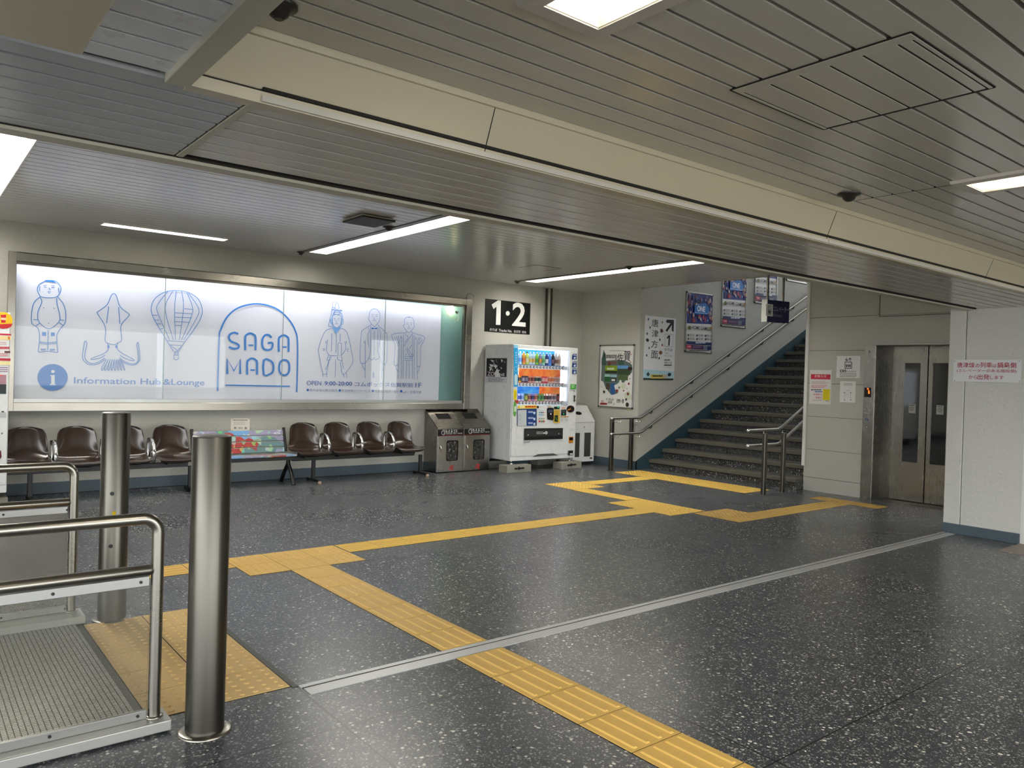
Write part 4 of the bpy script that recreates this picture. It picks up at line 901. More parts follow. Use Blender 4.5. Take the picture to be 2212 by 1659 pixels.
# front prints
pr = Print((0, -1, 0), -(VY-.0028), (1060, 730, 5.53))
pr.poly([(275, 80), (325, 82), (325, 580), (275, 585)], '#2a9ad2'); pr.poly([(275, 80), (325, 82), (325, 120), (275, 118)], '#8ccbe8')
for y, s_ in ((175, 'D'), (205, 'R'), (235, 'I'), (265, 'N'), (292, 'K')): pr.rect(298, y-6, 308, y+10, '#bfe2f2')
pr.ring(300, 370, 20, 26, .006, '#a8dbf0'); pr.poly([(300, 425), (320, 455), (315, 560), (285, 560), (282, 455)], '#bcd9e2')
pr.poly([(272, 620), (310, 618), (308, 735), (272, 740)], '#e3cf1c'); pr.line([(290, 640), (285, 720)], .006, '#4c4a12', False, 0); pr.line([(302, 635), (298, 715)], .004, '#4c4a12', False, 0)
pr.poly([(275, 760), (305, 755), (303, 900), (295, 935), (275, 935), (266, 900)], '#5fa04c'); pr.poly([(280, 740), (330, 745), (325, 790), (300, 775)], '#b33a34'); pr.rect(280, 815, 300, 880, '#cfe3c4')
pr.poly([(325, 808), (545, 800), (545, 840), (325, 845)], '#e6c93c'); pr.rect(345, 812, 400, 836, '#f2e6a2'); pr.text('YESKI+', 415, 814, 535, 834, '#8c3a1c', .02) if False else pr.lines(412, 812, 538, 838, 1, '#c23b28', .7, 0, 6); pr.circle(560, 825, 15, '#3b2c1c')
pr.poly([(312, 850), (548, 842), (548, 1048), (312, 1052)], '#28406a'); pr.poly([(320, 862), (425, 858), (425, 1048), (320, 1052)], '#bfc4c6')
pr.ring(345, 948, 16, 30, .005, '#5f8ea8')
for y in (868, 940, 1000): pr.poly([(432, y), (530, y-4), (530, y+45), (432, y+50)], '#1d3f86'); pr.lines(445, y+8, 510, y+30, 2, '#dfe6f2', .5, .2, 4); pr.poly([(505, y+18), (530, y+12), (530, y+42), (510, y+44)], '#c9d6e6')
pr.rect(572, 858, 640, 948, '#d7dee6'); pr.lines(580, 868, 632, 940, 5, '#8f9cb4', .4, .1, 4)
for x in (582, 606, 630): pr.rect(x-8, 885, x+8, 896, ['#3c8f4c', '#2c2c2c', '#c2474f'][(x//24) % 3]); pr.rect(x-8, 912, x+8, 922, ['#5a7fd0', '#3c9ad0', '#c9a33c'][(x//24) % 3])
for x, c in ((580, '#c43a4a'), (606, '#4c9a5a'), (631, '#b9505a')): pr.rect(x-10, 985, x+10, 1005, c); pr.rect(x-10, 958, x+10, 970, '#98a08f')
pr.poly([(668, 845), (685, 832), (735, 832), (748, 845), (752, 965), (735, 985), (672, 972)], '#141416'); pr.rect(682, 856, 738, 892, '#3c4258'); pr.circle(714, 908, 8, '#eef2f6'); pr.rect(680, 812, 720, 822, '#c9a03c')
pr.rect(752, 820, 818, 850, '#10201c'); pr.circle(802, 826, 11, '#35c98f'); pr.rect(750, 856, 820, 1015, '#d2b04a'); pr.lines(758, 866, 812, 915, 4, '#8c6a1c', .4, .1, 4); pr.poly([(755, 925), (800, 918), (800, 1005), (755, 998)], '#1c3320'); pr.line([(760, 940), (792, 985)], .004, '#b8d84a', False, 0)
pr.rect(838, 855, 896, 925, '#121414'); pr.rect(845, 862, 888, 892, '#3c4a4a'); pr.circle(866, 906, 8, '#38c97c'); pr.rect(845, 828, 880, 842, '#d8907c'); pr.rect(832, 936, 926, 946, '#c08a3a')
for x in (845, 876, 906): pr.rect(x-8, 962, x+8, 992, '#b9bdbf')
pr.circle(948, 848, 46, '#1c1310', 42, 26); pr.ring(972, 842, 18, 26, .006, '#5c3a26'); pr.line([(915, 862), (950, 845)], .016, '#d98c2c', False, 0)
for y, c in ((190, '#1c356e'), (282, '#1c356e'), (362, '#22427c')):
    pr.poly([(968, y+18), (980, y), (1020, y), (1020, y+68), (966, y+68)], c); pr.lines(980, y+8, 1015, y+26, 2, '#dfe6f2', .45, .1, 3); pr.poly([(985, y+40), (1008, y+34), (1005, y+62), (985, y+60)], '#c9d6e6')
pr.rect(947, 552, 1012, 612, '#3c9a34'); pr.lines(958, 562, 1000, 604, 3, '#cfe8c6', .4, .1, 3); pr.circle(990, 633, 6, '#2c2c2c')
pr.line([(994, 700), (994, 745)], .030, '#56585a', False, 0); pr.circle(994, 697, 13, '#56585a', 15, 16); pr.circle(994, 748, 13, '#56585a', 15, 16); pr.circle(994, 710, 8, '#1c1c1c', 12)
pr.lines(928, 1078, 990, 1115, 3, '#b4b8ba', .4, .1, 4)
pr.rect(920, 1345, 975, 1400, '#101010'); pr.rect(938, 1378, 972, 1392, '#e2e2e2')
pr.rect(392, 1238, 460, 1250, '#8f9396')
pr.poly([(393, 1080), (855, 1075), (852, 1205), (393, 1222)], '#1a1a1b'); pr.poly([(405, 1098), (842, 1090), (842, 1165), (405, 1180)], '#2f3031'); pr.lines(540, 1118, 620, 1155, 2, '#9a9c9e', .6, .1, 3); pr.circle(655, 1132, 18, '#b9bbbd', 20); pr.circle(628, 1136, 9, '#e2e2e2'); pr.circle(438, 1158, 6, '#cfd0d0'); pr.circle(806, 1143, 6, '#cfd0d0')
pr.build(t, 'print')
a, b_ = onY(1060+932/5.53, 730+1180/5.53, VY), onY(1060+982/5.53, 730+1254/5.53, VY)
ft = MB().box(a.x, b_.x, VY-.006, VY+.001, b_.z, a.z).build('coin_return', flat('coin_amber', '#c27a1c', .3), t, .003); MB().box(a.x+.008, b_.x-.008, VY-.008, VY-.002, b_.z+.045, a.z-.012).build('flap', M['blackg'], ft)
pr = Print((-1, 0, 0), -VX0+.0, (880, 620, 3.95))
pr.rect(672, 602, 851, 822, '#c9ccd0'); pr.rect(678, 608, 846, 768, '#15161a')
rr = random.Random(4)
for i in range(22):
    x, y = 690+rr.random()*130, 615+rr.random()*90; pr.poly([(x, y), (min(842, x+10+rr.random()*26), y+rr.random()*14), (x+rr.random()*20, y+12+rr.random()*22)], rr.choice(['#d9dadb', '#e9eaea', '#70747a', '#a9acb0', '#2c2e33']))
pr.poly([(745, 735), (770, 690), (790, 745), (800, 765), (750, 766)], '#e2e3e4')
pr.text('ZO', 686, 722, 744, 760, '#d6c9d2', .02); pr.text('NE', 790, 736, 832, 760, '#d9d9dc', .02); pr.lines(690, 775, 835, 815, 3, '#5c6068', .35, .25, 5)
pr.build(t, 'side_poster')
# concrete blocks
for x, a, b_, lab in ((7.40, 7.13, 7.60, 'concrete foot block under the left front foot of the drinks machine'), (8.45, 8.22, 8.66, 'concrete foot block under the right front foot of the drinks machine')):
    o = MB().prism([(a, 8.955), (b_, 8.955), (b_, 9.16), (a, 9.16)], 'z', 0, .113).build('concrete_block', M['concrete'], None, .006, origin=((a+b_)/2, 9.05, 0)); tag(o, lab, 'block')
    pr = Print((0, -1, 0), -8.9545, (0, 0, 1)); q = hit(0, 0, (0, 1, 0), 8.9545)
    c = MB().tube([((a+b_)/2-.09, 8.954, .062), ((a+b_)/2+.09, 8.954, .066)], .012, 10).tube([((a+b_)/2-.02, 8.954, .05), ((a+b_)/2+.0, 8.954, .08)], .018, 10); c.build('anchor_slot', M['void'], o)
for x, lab in ((7.40, 'concrete foot block at the back left of the drinks machine'), (8.45, 'concrete foot block at the back right of the drinks machine')):
    tag(MB().box(x-.2, x+.2, 9.56, 9.76, 0, .113).build('concrete_block', M['concrete'], None, .006, origin=(x, 9.66, 0)), lab, 'block')

# machine at the left edge
t = thing('red_label_vending_machine', 'white vending machine with red and yellow stickers cut by the left edge', 'vending machine', (.3, 9.4, .1))
MB().box(-.42, .885, 9.02, 9.74, .155, 1.925).build('cabinet', M['white'], t, .008); MB().box(-.41, .878, 9.0, 9.02, .235, 1.92).build('door', M['white'], t, .004)
MB().box(-.42, .88, 9.005, 9.02, .155, .225).build('kick_plate', M['white'], t, .003)
for x in (-.3, .80): MB().box(x-.1, x+.1, 9.05, 9.7, 0, .10).build('foot_block', M['concrete'], t, .006); MB().box(x-.03, x+.03, 9.1, 9.6, .10, .16).build('foot', M['black'], t)
MB().box(-.3, .60, 8.995, 9.0, 1.0, 1.85).build('lit_window', M['glow_vm'], t)
pr = Print((0, -1, 0), -8.998, (0, 640, 3.69))
pr.circle(22, 192, 78, '#e2b51c', 66, 30); pr.poly([(-56, 225), (100, 218), (92, 240), (60, 256), (20, 260), (-40, 245)], '#b8242c'); pr.poly([(5, 148), (50, 146), (44, 210), (10, 212)], '#b8242c'); pr.rect(8, 170, 47, 190, '#e8c8a8')
pr.rect(-20, 295, 88, 313, '#b8283a'); pr.rect(-20, 314, 86, 350, '#e6cf96'); pr.rect(64, 320, 80, 345, '#cf7a2c'); pr.lines(-10, 365, 60, 392, 2, '#c98a92', .4); pr.lines(0, 402, 76, 425, 1, '#b8404a', .8, 0, 5)
pr.rect(36, 436, 82, 452, '#4a1c24'); pr.lines(-10, 456, 80, 486, 2, '#b86a72', .5); pr.rect(-20, 493, 84, 515, '#b0243a'); pr.rect(-20, 516, 82, 548, '#e6d9a0'); pr.lines(0, 565, 78, 612, 3, '#8a5c86', .4)
pr.rect(-20, 625, 48, 700, '#a8808a'); pr.rect(-20, 700, 48, 778, '#33393c'); pr.rect(-20, 625, 20, 635, '#e8586a')
pr.line([(22, 925), (22, 965)], .055, '#b9bbbd', False, 0); pr.circle(22, 925, 12, '#4a4c4e'); pr.circle(16, 1093, 8, '#7a7c7e'); pr.poly([(-10, 1225), (8, 1232), (12, 1280), (0, 1298), (-12, 1296)], '#5c101c'); pr.lines(-10, 1482, 26, 1492, 1, '#b9bbbd', .3)
pr.build(t, 'print')

# ---------------------------------------------------------------- posters on the stair side
def framed(name, label, n, c, box, crop, mat):
    "poster in a steel snap frame; box in photo pixels x0,y0 (top-left) x1,y1 (bottom-right)"
    n = Vector(n); u = Vector((0, 0, 1)).cross(n); P0 = Print(n, c, (0, 0, 1)); a, b = P0.P(box[:2]); e, d = P0.P(box[2:4])
    cc = n*c+u*(a+e)/2+Vector((0, 0, (b+d)/2)); t = thing(name, label, 'poster', cc)
    W_, H_ = (e-a)/2, (b-d)/2; f = .022; Z = Vector((0, 0, 1))
    fr = MB()
    for s in (-1, 1):
        fr.obox(cc+n*.010+u*s*(W_-f/2), (u, n, Z), (f/2, .010, H_-.02)); fr.obox(cc+n*.010+Z*s*(H_-f/2), (u, n, Z), (W_-.02, .010, f/2))
    fr.build('frame', M['alu'], t, .005)
    for s in (-1, 1):
        for q in (-1, 1): MB().obox(cc+n*.010+u*s*(W_-.014)+Z*q*(H_-.014), (u, n, Z), (.015, .011, .015)).build('corner_cap', M['black'], t, .005)
    MB().obox(cc+n*.005, (u, n, Z), (W_-f*.8, .004, H_-f*.8)).build('sheet', mat, t)
    return t, Print(n, c+.0092, crop)
t, p = framed('saga_poster', 'framed white poster with photo collage and brush lettering by the white bin', NX_, -XE, (1297, 745, 1368, 884), (1290, 735, 10.37), ink('#dddcd8'))
p.lines(265, 228, 620, 250, 1, '#9a9a98', .7, 0, 14)
p.poly([(95, 470), (240, 455), (420, 440), (600, 450), (740, 510), (785, 560), (780, 720), (700, 800), (640, 900), (600, 950), (480, 950), (410, 1020), (440, 1110), (470, 1180), (420, 1200), (330, 1230), (240, 1130), (190, 1060), (140, 930), (85, 900), (100, 600)], '#5d6a6a')
for q, c in (((180, 565, 445, 745), '#7c9a2c'), ((180, 680, 445, 745), '#24301c'), ((455, 565, 700, 640), '#5f8fc4'), ((455, 640, 740, 780), '#3c4a34'), ((470, 780, 690, 900), '#4c5f3a'), ((170, 760, 295, 830), '#9cc4bc'), ((170, 815, 295, 930), '#2c5a34'), ((305, 770, 440, 830), '#8fb8c4'), ((305, 830, 440, 935), '#3a443c'), ((325, 870, 400, 915), '#dfe0dc'), ((305, 960, 400, 1210), '#2c5a8c'), ((200, 960, 290, 1100), '#4c4640'), ((110, 500, 200, 560), '#3a4c4c'), ((240, 470, 440, 545), '#6c5550'), ((480, 490, 600, 555), '#3a5a4c'), ((225, 620, 385, 660), '#d2d4c4')): p.rect(*q, c)
p.poly([(560, 960), (540, 890), (510, 890), (490, 960), (385, 1010), (410, 1120), (450, 1075), (480, 1180), (470, 1240), (640, 1240), (700, 980)], '#dddcd8')
p.poly([(150, 210), (180, 300), (200, 420), (205, 520), (110, 520), (100, 430), (130, 330)], '#3c5450')
p.poly([(610, 1200), (720, 1120), (765, 1250), (745, 1320), (620, 1300)], '#c3ccb2'); p.circle(590, 1030, 52, '#c9d0b4', 66, 20)
p.text('Romancing', 170, 290, 440, 440, '#111214', .01); p.text('佐', 455, 300, 590, 480, '#111214', .004); p.text('賀', 605, 230, 745, 470, '#111214', .004)
p.text('仁比山', 205, 1290, 370, 1350, '#1c1c1c', .004); p.text('温泉', 245, 1355, 340, 1420, '#1c1c1c', .004); p.text('吉野ヶ里', 440, 1310, 600, 1410, '#1c1c1c', .004); p.text('と', 368, 1400, 398, 1450, '#1c1c1c', .004)
p.rect(90, 1350, 145, 1362, '#8c2a24'); p.rect(98, 1362, 104, 1400, '#8c2a24'); p.rect(130, 1362, 136, 1400, '#8c2a24'); p.poly([(65, 1425), (80, 1400), (160, 1400), (230, 1408), (228, 1445), (70, 1440)], '#8c2a24')
for x, y, r, c in ((110, 1045, 9, '#222'), (160, 1155, 28, '#2a2a2a'), (715, 975, 26, '#7a2c24'), (695, 1200, 30, '#6c4034'), (655, 1325, 22, '#2a2a2a'), (680, 1440, 48, '#262826'), (765, 320, 12, '#a84a4a'), (755, 490, 14, '#c23c4c'), (500, 1060, 26, '#8c8478'), (600, 1130, 18, '#8c3a34'), (740, 860, 12, '#3c4a4c'), (675, 1085, 10, '#3c3a38'), (730, 640, 40, '#4a2c28'), (770, 640, 30, '#1c1c20'), (455, 1130, 30, '#8c3c34'), (280, 525, 36, '#6c3a34')): p.poly([(x+r*math.cos(a)*random.uniform(.7, 1.1), y+r*1.3*math.sin(a)*random.uniform(.7, 1.1)) for a in [2*math.pi*i/9 for i in range(9)]], '#222222' if c == '#222' else c)
p.rect(680, 1540, 726, 1560, '#c9c24a'); p.build(t)
for q, lab, full in (((1482, 629, 1535, 764), 'framed sports poster lowest on the stair wall, beside the arrow sign', 1), ):
    pass
def gamesposter(dx, dz, label):
    base = (1482, 629, 1535.5, 764)
    P0 = Print(NY, -YS, (0, 0, 1)); a, b = P0.P(base[:2]); e, d = P0.P(base[2:4])
    s = Vector((dx, 0, dz)); o0 = len(bpy.data.objects)
    t, p = framed('games_poster', label, NY, -YS, base, (1380, 660, 7.9), ink('#d9d9d6'))
    t['group'] = 'framed sports posters along the stair wall'
    cr = (1280, 580, 3.318); p.crop = cr
    p.poly([(674, 178), (860, 192), (852, 400), (670, 392)], '#2b3f86')
    rg = random.Random(11)
    for i in range(150):
        x = 676+rg.random()*176; y = 186+rg.random()*205; r = 4+rg.random()*9
        if 195+(x-674)*.07 > y or y > 388: continue
        c = rg.choice(['#1c2450', '#2e4a9c', '#3f5fae', '#c9c2cc', '#8c3a4a', '#7a6a90', '#101830', '#5a4a6c', '#d8cfd0', '#2b3f86', '#4a2c4c', '#a8808a', '#1a2c6c'])
        if rg.random() < .25: c = rg.choice(['#b9a08c', '#a84a5c'])
        p.poly([(x+r*.6*math.cos(q), y+r*1.5*math.sin(q)) for q in (0.3, 1.2, 2.3, 3.3, 4.4, 5.4)], c)
    p.poly([(725, 265), (800, 248), (830, 290), (820, 330), (720, 328)], '#1b6fb8')
    p.text('ONE', 742, 266, 798, 314, '#eef0f4', .03); p.rect(724, 316, 815, 322, '#9ab4dc')
    p.text('HOME GAMES', 703, 408, 828, 446, '#22242c', .01); p.circle(686, 425, 12, '#5c6a34', 15); p.circle(838, 432, 9, '#8a6a3c', 15)
    for j in range(2):
        for i, tx in enumerate((('03.01', '03.08', '03.15'), ('03.02', '03.09', '03.16'))[j]):
            x = 672+i*62; y = 468+j*26+i*2; p.circle(x+5, y+10, 6, '#2c2e38', 8, 10); p.text(tx, x+14, y, x+46, y+18, '#3a3c46', .01)
    p.poly([(664, 520), (845, 532), (844, 552), (663, 542)], '#1c2a5c'); p.text('SUPPORTERS', 728, 526, 800, 542, '#c9cfe0', .01) if False else p.lines(728, 528, 800, 540, 1, '#c9cfe0', .8, 0, 4)
    p.poly([(663, 545), (700, 547), (699, 578), (662, 576)], '#a8344a'); p.poly([(700, 547), (785, 553), (784, 582), (699, 578)], '#4a2c54'); p.poly([(785, 553), (812, 555), (811, 584), (784, 582)], '#6c7488'); p.poly([(812, 555), (842, 557), (841, 586), (811, 584)], '#1c2a5c')
    p.lines(672, 553, 694, 570, 1, '#d8a0ac', .8, 0, 3); p.lines(710, 556, 775, 572, 3, '#9c8cac', .35); p.lines(685, 585, 830, 596, 1, '#4a4c54', .5, 0, 5)
    p.build(t)
    t.location += s
    return t
gamesposter(0, 0, 'lowest framed sports poster on the stair wall, next to the white arrow sign')
gamesposter(.985, .5, 'second framed sports poster up the stair wall, top hidden by the ceiling')
gamesposter(1.97, 1.0, 'third framed sports poster up the stair wall, behind the hanging elevator sign')
gamesposter(3.02, 1.52, 'highest framed poster on the stair wall, only its bottom edge showing')
o, p = board('platform_arrow_sign', 'tall white sign with black kanji, an arrow and a boxed number 1', 'sign', NY, -YS, (1394, 681, 1456, 822), ink('#d9dbde'), (1380, 660, 7.9), .006)
for ch, y in (('唐', 230), ('津', 410), ('方', 590), ('面', 770)): p.text(ch, 222 if y < 500 else 210, y, 330 if y < 500 else 318, y+138, '#16171a', .003)
p.poly([(475, 240), (598, 246), (592, 450), (560, 430), (562, 330), (478, 450), (455, 425), (540, 300), (480, 295), (462, 275)], '#111214')
p.line([(445, 487), (585, 495), (578, 705), (440, 697)], .006, '#3a3b3e', True, 0); p.poly([(475, 545), (505, 508), (532, 510), (522, 685), (500, 684), (506, 548), (480, 570)], '#121316')
p.text('のりば', 438, 722, 572, 782, '#26272b', .004); p.text('Track', 440, 795, 498, 825, '#6c6e72', 0); p.text('타는 곳 站台', 436, 840, 568, 878, '#7c7e82', 0); p.text('3番のりば', 430, 955, 562, 998, '#2c2d31', .005)
p.lines(430, 920, 530, 945, 1, '#4a4b4f', .7, 0, 5); p.lines(428, 1008, 560, 1035, 1, '#3c3d41', .7, 0, 6); p.line([(425, 1052), (558, 1060)], .003, '#555', False, 0) if False else p.line([(425, 1052), (558, 1060)], .003, '#55565a', False, 0)
p.poly([(76, 1085), (596, 1130), (592, 1240), (74, 1240)], '#a9cdd8'); p.poly([(72, 1235), (590, 1245), (588, 1275), (70, 1268)], '#2c3a34')
p.poly([(195, 1172), (480, 1180), (482, 1245), (192, 1245)], '#c2b45c'); p.lines(230, 1190, 400, 1225, 1, '#3a2c28', .7, 0, 7); p.rect(410, 1185, 478, 1240, '#b0a8a0')
for x, y, c in ((160, 235, '#4a5a8c'), (398, 285, '#8c8a4a'), (188, 375, '#4a4c50'), (138, 480, '#4a4c50'), (355, 583, '#3a3c50'), (396, 675, '#8c3a34'), (172, 725, '#5a5c6c'), (130, 850, '#4a4c50'), (343, 900, '#3a3c40')): p.circle(x, y, 12, c, 22, 10)
for x, y, c in ((385, 430, '#5c3430'), (145, 592, '#2c2c2c'), (368, 805, '#6c4a3c'), (155, 1175, '#2c4a54'), (515, 1180, '#1c3444')): p.poly([(x+34*math.cos(a)*random.uniform(.6, 1), y+42*math.sin(a)*random.uniform(.6, 1)) for a in [2*math.pi*i/8 for i in range(8)]], c)
p.build(o)

# ---------------------------------------------------------------- staircase
t = thing('staircase', 'dark terrazzo staircase with worn grey nosings climbing behind the handrails', 'stairs', (9.7, 7.1, 0))
for i in range(21):
    x = 9.66+.323*i; z = .16*(i+1); y0, y1 = 5.782, YS-.021
    s = MB().box(x+.03, x+.36, y0, y1, z-.16, z-.058).build('step', M['riser'], t)
    MB().box(x, x+.335, y0, y1, z-.058, z).build('nosing', M['nosing'], s, .008)
    MB().box(x-.0008, x+.02, y0, y1, z-.064, z-.058).build('painted_shadow', M['void'], s)  # black strip standing in for the shadow line under the nosing

# ---------------------------------------------------------------- handrails
def handrail(label, yp, ys, px1, px2, x0, xbend, xe, ztop, zlow, hp, wall):
    t = thing('stair_handrail', label, 'handrail', (px1, yp, 0))
    for px in (px1, px2):
        p_ = MB().box(px-.033, px+.033, yp-.022, yp+.022, .0, hp).build('post', M['steel_dk'], t, .006)
        MB().box(px-.045, px+.045, yp-.034, yp+.034, 0, .004).build('floor_plate', M['alu'], p_)
    for z in (ztop, zlow):
        k_ = .497; pts = [(x0, ys, z), (xbend-.06, ys, z+.004), (xbend-.02, ys, z+.012), (xbend+.03, ys, z+.03)]+[(xe, ys, z+.03+(xe-xbend-.03)*k_)]
        r = MB().tube(pts, .0185, 14).build('rail', M['steel_v'], t)
        MB().lathe([(.004, -.022), (.018, -.016), (.024, 0), (.018, .016), (.004, .022)], (x0-.012, ys, z), 16).build('end_ball', M['chrome'], r)
        for px in (px1, px2):
            MB().tube(catmull([(px+.02, yp, z-.055), (px+.05, ys, z-.062), (px+.065, ys, z-.045), (px+.06, ys, z-.012)], 5), .008, 8).build('bracket', M['chrome'], t)
        if wall:
            x = xbend+.25
            while x < xe:
                zz = z+.03+(x-xbend-.03)*k_; MB().tube(catmull([(x, ys, zz-.015), (x, ys+.012, zz-.06), (x, wall-.002, zz-.065)], 4), .008, 8).lathe([(.02, 0), (.02, .01)], (x, wall-.02, zz-.07), 10).build('bracket', M['black'], t); x += 1.02
    return t
handrail('double steel handrail climbing the left wall of the stairs', 8.50, 8.385, 8.86, 9.31, 8.74, 9.42, 15.2, .835, .592, .835, YS)
handrail('short double handrail on the right side of the stairs beside the elevator wall', 5.765, 5.83, 8.87, 9.31, 8.60, 9.31, 14.2, .838, .640, .80, None)

# ---------------------------------------------------------------- hanging elevator sign
A = onX(1658, 647, 8.72); d2 = Vector((math.cos(math.radians(-10)), math.sin(math.radians(-10)), 0)); nrm = Vector((d2.y, -d2.x, 0)); cN = nrm.dot(A)
Q = Print(nrm, cN); a0, b0 = Q.P((1658, 647)); e0, _ = Q.P((1705, 675)); f0 = Q.P((1656, 694))[1]
cc = nrm*cN+Q.u*(a0+e0)/2+Vector((0, 0, (b0+f0)/2)); Z = Vector((0, 0, 1)); th = .085
t = thing('elevator_direction_sign', 'dark blue hanging sign with elevator pictogram and white lettering', 'sign', cc)
MB().obox(cc-nrm*th/2, (Q.u, nrm, Z), ((e0-a0)/2, th/2, (b0-f0)/2)).build('sign_box', ink('#14173a'), t, .004)
MB().obox(cc-nrm*th/2-Q.u*((e0-a0)/2+.003), (Q.u, nrm, Z), (.004, th/2+.004, (b0-f0)/2+.006)).build('side_cover', M['whitem'], t, .002)
for s in (-.78, .62): 
    q = cc-nrm*th/2+Q.u*s*(e0-a0)/2; MB().obox((q.x, q.y, (ZH+b0)/2), (Q.u, nrm, Z), (.011, .011, (ZH-b0)/2)).build('hanger', M['steel_dk'], t)
Q.crop = (1500, 560, 7.373); Q.poly([(1142, 706), (1254, 720), (1246, 912), (1138, 902)], '#b9bbb4')
Q.text('エレベーター', 1268, 745, 1498, 850, '#a9acb4', 0); Q.text('Elevator', 1262, 865, 1392, 922, '#6f7488', 0)
Q.line([(1170, 795), (1222, 800), (1218, 885), (1166, 880)], .008, '#2c2e34', True, 0); Q.rect(1176, 812, 1212, 870, '#4c4e54')
Q.line([(1178, 735), (1180, 768), (1170, 758)], .006, '#3a3c42', False, 0); Q.line([(1182, 768), (1206, 738)], .005, '#3a3c42', False, 0); Q.line([(1200, 742), (1212, 735), (1214, 772)], .006, '#3a3c42', False, 0); Q.build(t)

# ---------------------------------------------------------------- elevator
t = thing('elevator_entrance', 'steel elevator entrance with two glazed sliding doors', 'elevator', (XP, 4.29, 0))
XD = 10.10; yL, yR = 4.965, 3.57
MB().box(XP-.012, XP+.10, 4.82, yL, 0, 1.995).build('call_panel', M['steel_e'], t, .002)
MB().box(XP-.012, XP+.10, yR, 3.72, 0, 1.995).build('jamb', M['steel_e'], t, .002)
MB().prism([(XP+.0, 4.822), (XD, 4.718), (XD, 4.76), (XP+.0, 4.90)], 'z', 0, 1.985).build('jamb', M['steel_e'], t)
MB().prism([(XP+.0, 3.72), (XD, 3.85), (XD, 3.80), (XP+.0, 3.64)], 'z', 0, 1.985).build('jamb', M['steel_e'], t)
MB().box(XP-.02, XD+.05, yR, yL, 1.985, 2.002).build('lintel', M['alu_w'], t, .002)
MB().box(XP, XD+.1, 3.7, 4.85, 0, .004).build('sill', M['steel_dk'], t)
for a, b_, w0, w1, vv in ((4.292, 4.722, 4.378, 4.572, 0), (3.852, 4.284, 4.055, 4.235, 1)):
    dr = MB(); x0, x1 = XD+.012*vv, XD+.03+.012*vv
    dr.box(x0, x1, a, w0, .012, 1.98); dr.box(x0, x1, w1, b_, .012, 1.98); dr.box(x0, x1, w0, w1, .012, .505); dr.box(x0, x1, w0, w1, 1.768, 1.98)
    dr = dr.build('sliding_door', M['steel_e'], t)
    MB().box(x0+.006, x0+.012, w0, w1, .505, 1.768).build('door_glass', flat('door_dark_glass', '#0b0d0f', .04, spec=.8), dr)
    q = (w0+w1)/2-.01; n_ = MB().box(x0+.003, x0+.0055, q-.042, q+.042, 1.13, 1.245).build('door_notice', ink('#a9aaa4'), dr)
    pn = Print(NX_, -(x0+.003), (1740, 750, 6.9125)); ox, oy = (0, 0) if not vv else (420, 20)
    pn.lines(1555+ox, 862+oy, 1625+ox, 880+oy, 1, '#4a4a46', .6, 0, 4); pn.ring(1588+ox, 920+oy, 30, 28, .005, '#55554f'); pn.ring(1590+ox, 920+oy, 14, 15, .004, '#55554f'); pn.build(n_)
MB().box(XD+.045, XD+1.5, 3.6, 5.0, 0, 2.3).build('car_shell', M['void'], t)
pr = Print(NX_, -(XP-.012), (1740, 750, 6.9125))
pr.rect(880, 602, 978, 748, '#070707'); pr.rect(868, 978, 948, 986, '#c9c9c2')
for x, y, r in ((920, 882, 9), (880, 928, 7), (960, 932, 7)): pr.circle(x, y, r+3, '#8a8a84'); pr.circle(x, y, r, '#d6d6d0')
pr.rect(896, 1066, 938, 1102, '#33406c'); pr.circle(916, 1084, 7, '#c9cfe6'); pr.rect(900, 1172, 934, 1206, '#75736c'); pr.circle(916, 1190, 9, '#e2e2dc'); pr.lines(890, 1232, 945, 1242, 1, '#8c8a82', .5, 0, 3)
pr.poly([(942, 50), (962, 46), (968, 66), (950, 78), (955, 88)], '#8a8984'); pr.build(t, 'call_buttons')
EMR = flat('indicator_orange', '#ff6a1c', .4, emit=2.2)
pr = Print(NX_, -(XP-.0125), (1740, 750, 6.9125)); pr.circle(932, 622, 12, EMR); pr.line([(938, 645), (952, 660), (942, 672), (955, 684), (940, 692)], .012, EMR); pr.build(t, 'floor_indicator')
# hatch outline above the elevator
mb = MB()
y0_, y1_ = onX(1896, 640, XP).y, 3.4
mb.box(XP-.008, XP, y1_, y0_, 2.318, 2.33); mb.box(XP-.008, XP, y0_-.01, y0_, 2.318, ZH); mb.box(XP-.004, XP, y1_, y0_-.03, 2.348, 2.354, 1); mb.box(XP-.004, XP, y0_-.036, y0_-.03, 2.348, ZH, 1)
struct(mb.build('trim_12', [M['panel'], M['groove']]))

# notices on the elevator wall and the column
o, p = board('red_header_notice', 'white paper notice with a red header band and a yellow block', 'notice', NX_, -XP, (1750, 799, 1794, 874), ink('#dcdad6'), (1740, 750, 6.9125), .002)
p.rect(82, 402, 372, 482, '#c2304a'); p.text('お知らせ', 138, 410, 312, 455, '#f2dfe2', .004); p.rect(95, 464, 360, 470, '#e8b8c0')
p.lines(88, 512, 352, 555, 3, '#b8a0a4', .45); p.lines(88, 568, 340, 618, 3, '#cf6a7c', .4); p.text('普通列車の運転', 82, 625, 240, 648, '#4a4c5c', .01) if False else p.lines(84, 628, 240, 648, 1, '#5c5e6c', .8, 0, 6)
p.lines(140, 656, 250, 676, 1, '#5a78b8', .8, 0, 4); p.text('佐賀駅の', 118, 688, 250, 722, '#c8404f', .004); p.text('発車が', 152, 738, 248, 772, '#c8404f', .004); p.text('こちらです。', 102, 778, 250, 806, '#4a4a4c', 0)
p.rect(264, 625, 362, 792, '#e2d21c'); p.lines(275, 635, 352, 785, 8, '#b8a018', .3, .1, 3); p.lines(300, 800, 355, 810, 1, '#55565a', .6, 0, 3); p.build(o)
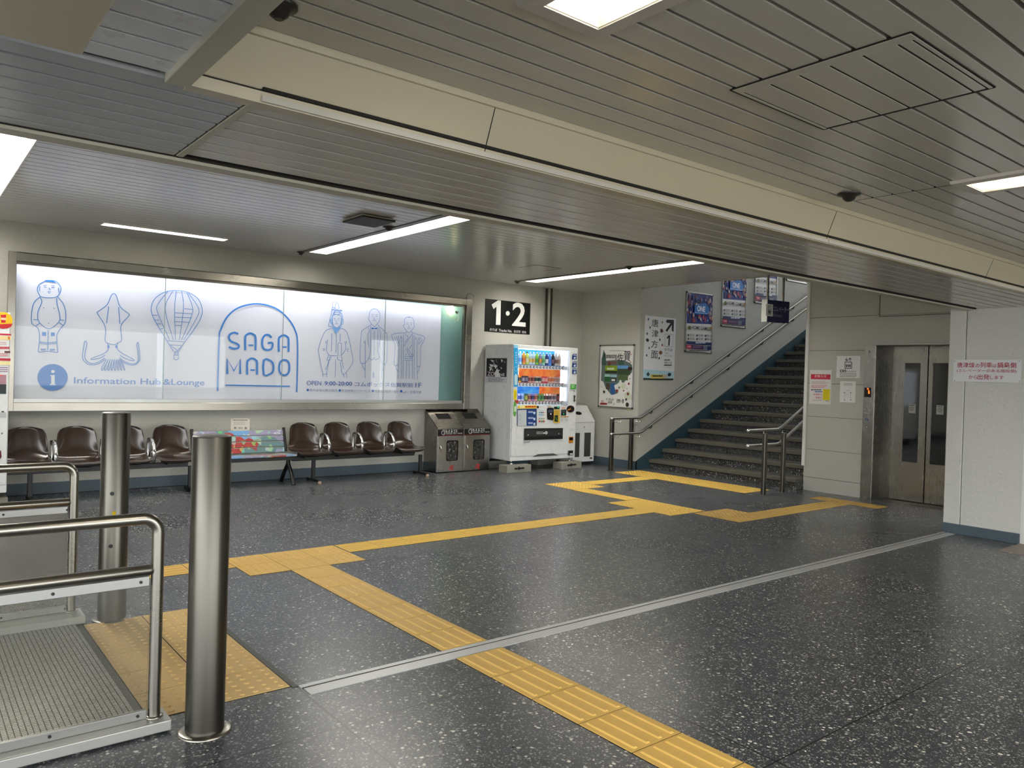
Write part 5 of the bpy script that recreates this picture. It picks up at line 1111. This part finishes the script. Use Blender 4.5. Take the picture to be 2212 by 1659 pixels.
o, p = board('elevator_pictogram_sign', 'white square sign with elevator pictogram, arrows and boxed numbers 1 and 2', 'sign', NX_, -XP, (1808, 769, 1857, 817), ink('#e0e0de'), (1740, 750, 6.9125), .004)
p.line([(590, 222), (688, 222), (688, 316), (590, 316)], .012, '#141416', True, 0)
for x in (612, 640, 666): p.circle(x, 256, 7, '#141416', 7, 10); p.poly([(x-11, 266), (x+11, 266), (x+8, 284), (x+5, 300), (x-5, 300), (x-8, 284)], '#141416')
p.line([(612, 158), (613, 200)], .008, '#141416', False, 0); p.line([(594, 182), (612, 203), (628, 190)], .008, '#141416', False, 0); p.line([(622, 203), (664, 165)], .006, '#141416', False, 0); p.line([(666, 205), (667, 165)], .008, '#141416', False, 0); p.line([(650, 180), (668, 160), (688, 184)], .008, '#141416', False, 0)
p.rect(520, 335, 558, 376, '#141416'); p.rect(568, 335, 608, 376, '#141416'); p.text('1', 532, 340, 546, 370, '#e8e8e6', .03); p.text('2', 576, 340, 600, 370, '#e8e8e6', .03); p.text('のりばゆき', 618, 350, 755, 374, '#3c3c40', .01)
p.rect(505, 382, 780, 384, '#9a9a9a'); p.lines(512, 392, 770, 458, 3, '#77787a', .35, .1, 8); p.build(o)
o, p = board('diagram_notice', 'white rounded notice with a small line diagram beside the elevator', 'notice', NX_, -XP, (1815, 823, 1847, 870), ink('#e0e0dc'), (1740, 750, 6.9125), .002)
p.lines(575, 540, 705, 580, 3, '#8a8a88', .4, .1, 5); p.lines(612, 642, 665, 652, 1, '#8a8a88', .5, 0, 3)
for x in (582, 676): p.line([(x, 680), (x, 790)], .003, '#77777a', False, 0); p.lines(x-12, 675, x+16, 688, 1, '#55565a', .7, 0, 2); p.lines(x-10, 785, x+14, 798, 1, '#55565a', .7, 0, 2)
p.line([(600, 704), (655, 704)], .003, '#9a9a9c', False, 0); p.build(o)
o, p = board('red_lettered_sign', 'white board with three lines of red Japanese lettering on the near column', 'sign', NX_, -(XC-.0125), (2060, 777, 2205, 827), ink('#dfe0e2'), (1700, 600, 2.859), .006)
R_ = '#a8263c'
p.text('唐津線', 1052, 522, 1158, 556, R_, .009); p.text('の', 1165, 532, 1190, 554, R_, .006); p.text('列車', 1195, 522, 1265, 556, R_, .009); p.text('は', 1270, 532, 1294, 554, R_, .006); p.text('鍋島側', 1300, 522, 1416, 558, R_, .009)
p.text('(エレベーターのある階段側)', 1050, 562, 1418, 590, '#a84052', .004); p.text('から', 1122, 602, 1176, 626, R_, .006); p.text('出発', 1178, 596, 1250, 630, R_, .009); p.text('します', 1255, 604, 1338, 628, R_, .006)
for x, y in ((1036, 515), (1434, 515), (1036, 636), (1434, 640)): p.circle(x, y, 3, '#77787a')
p.build(o)
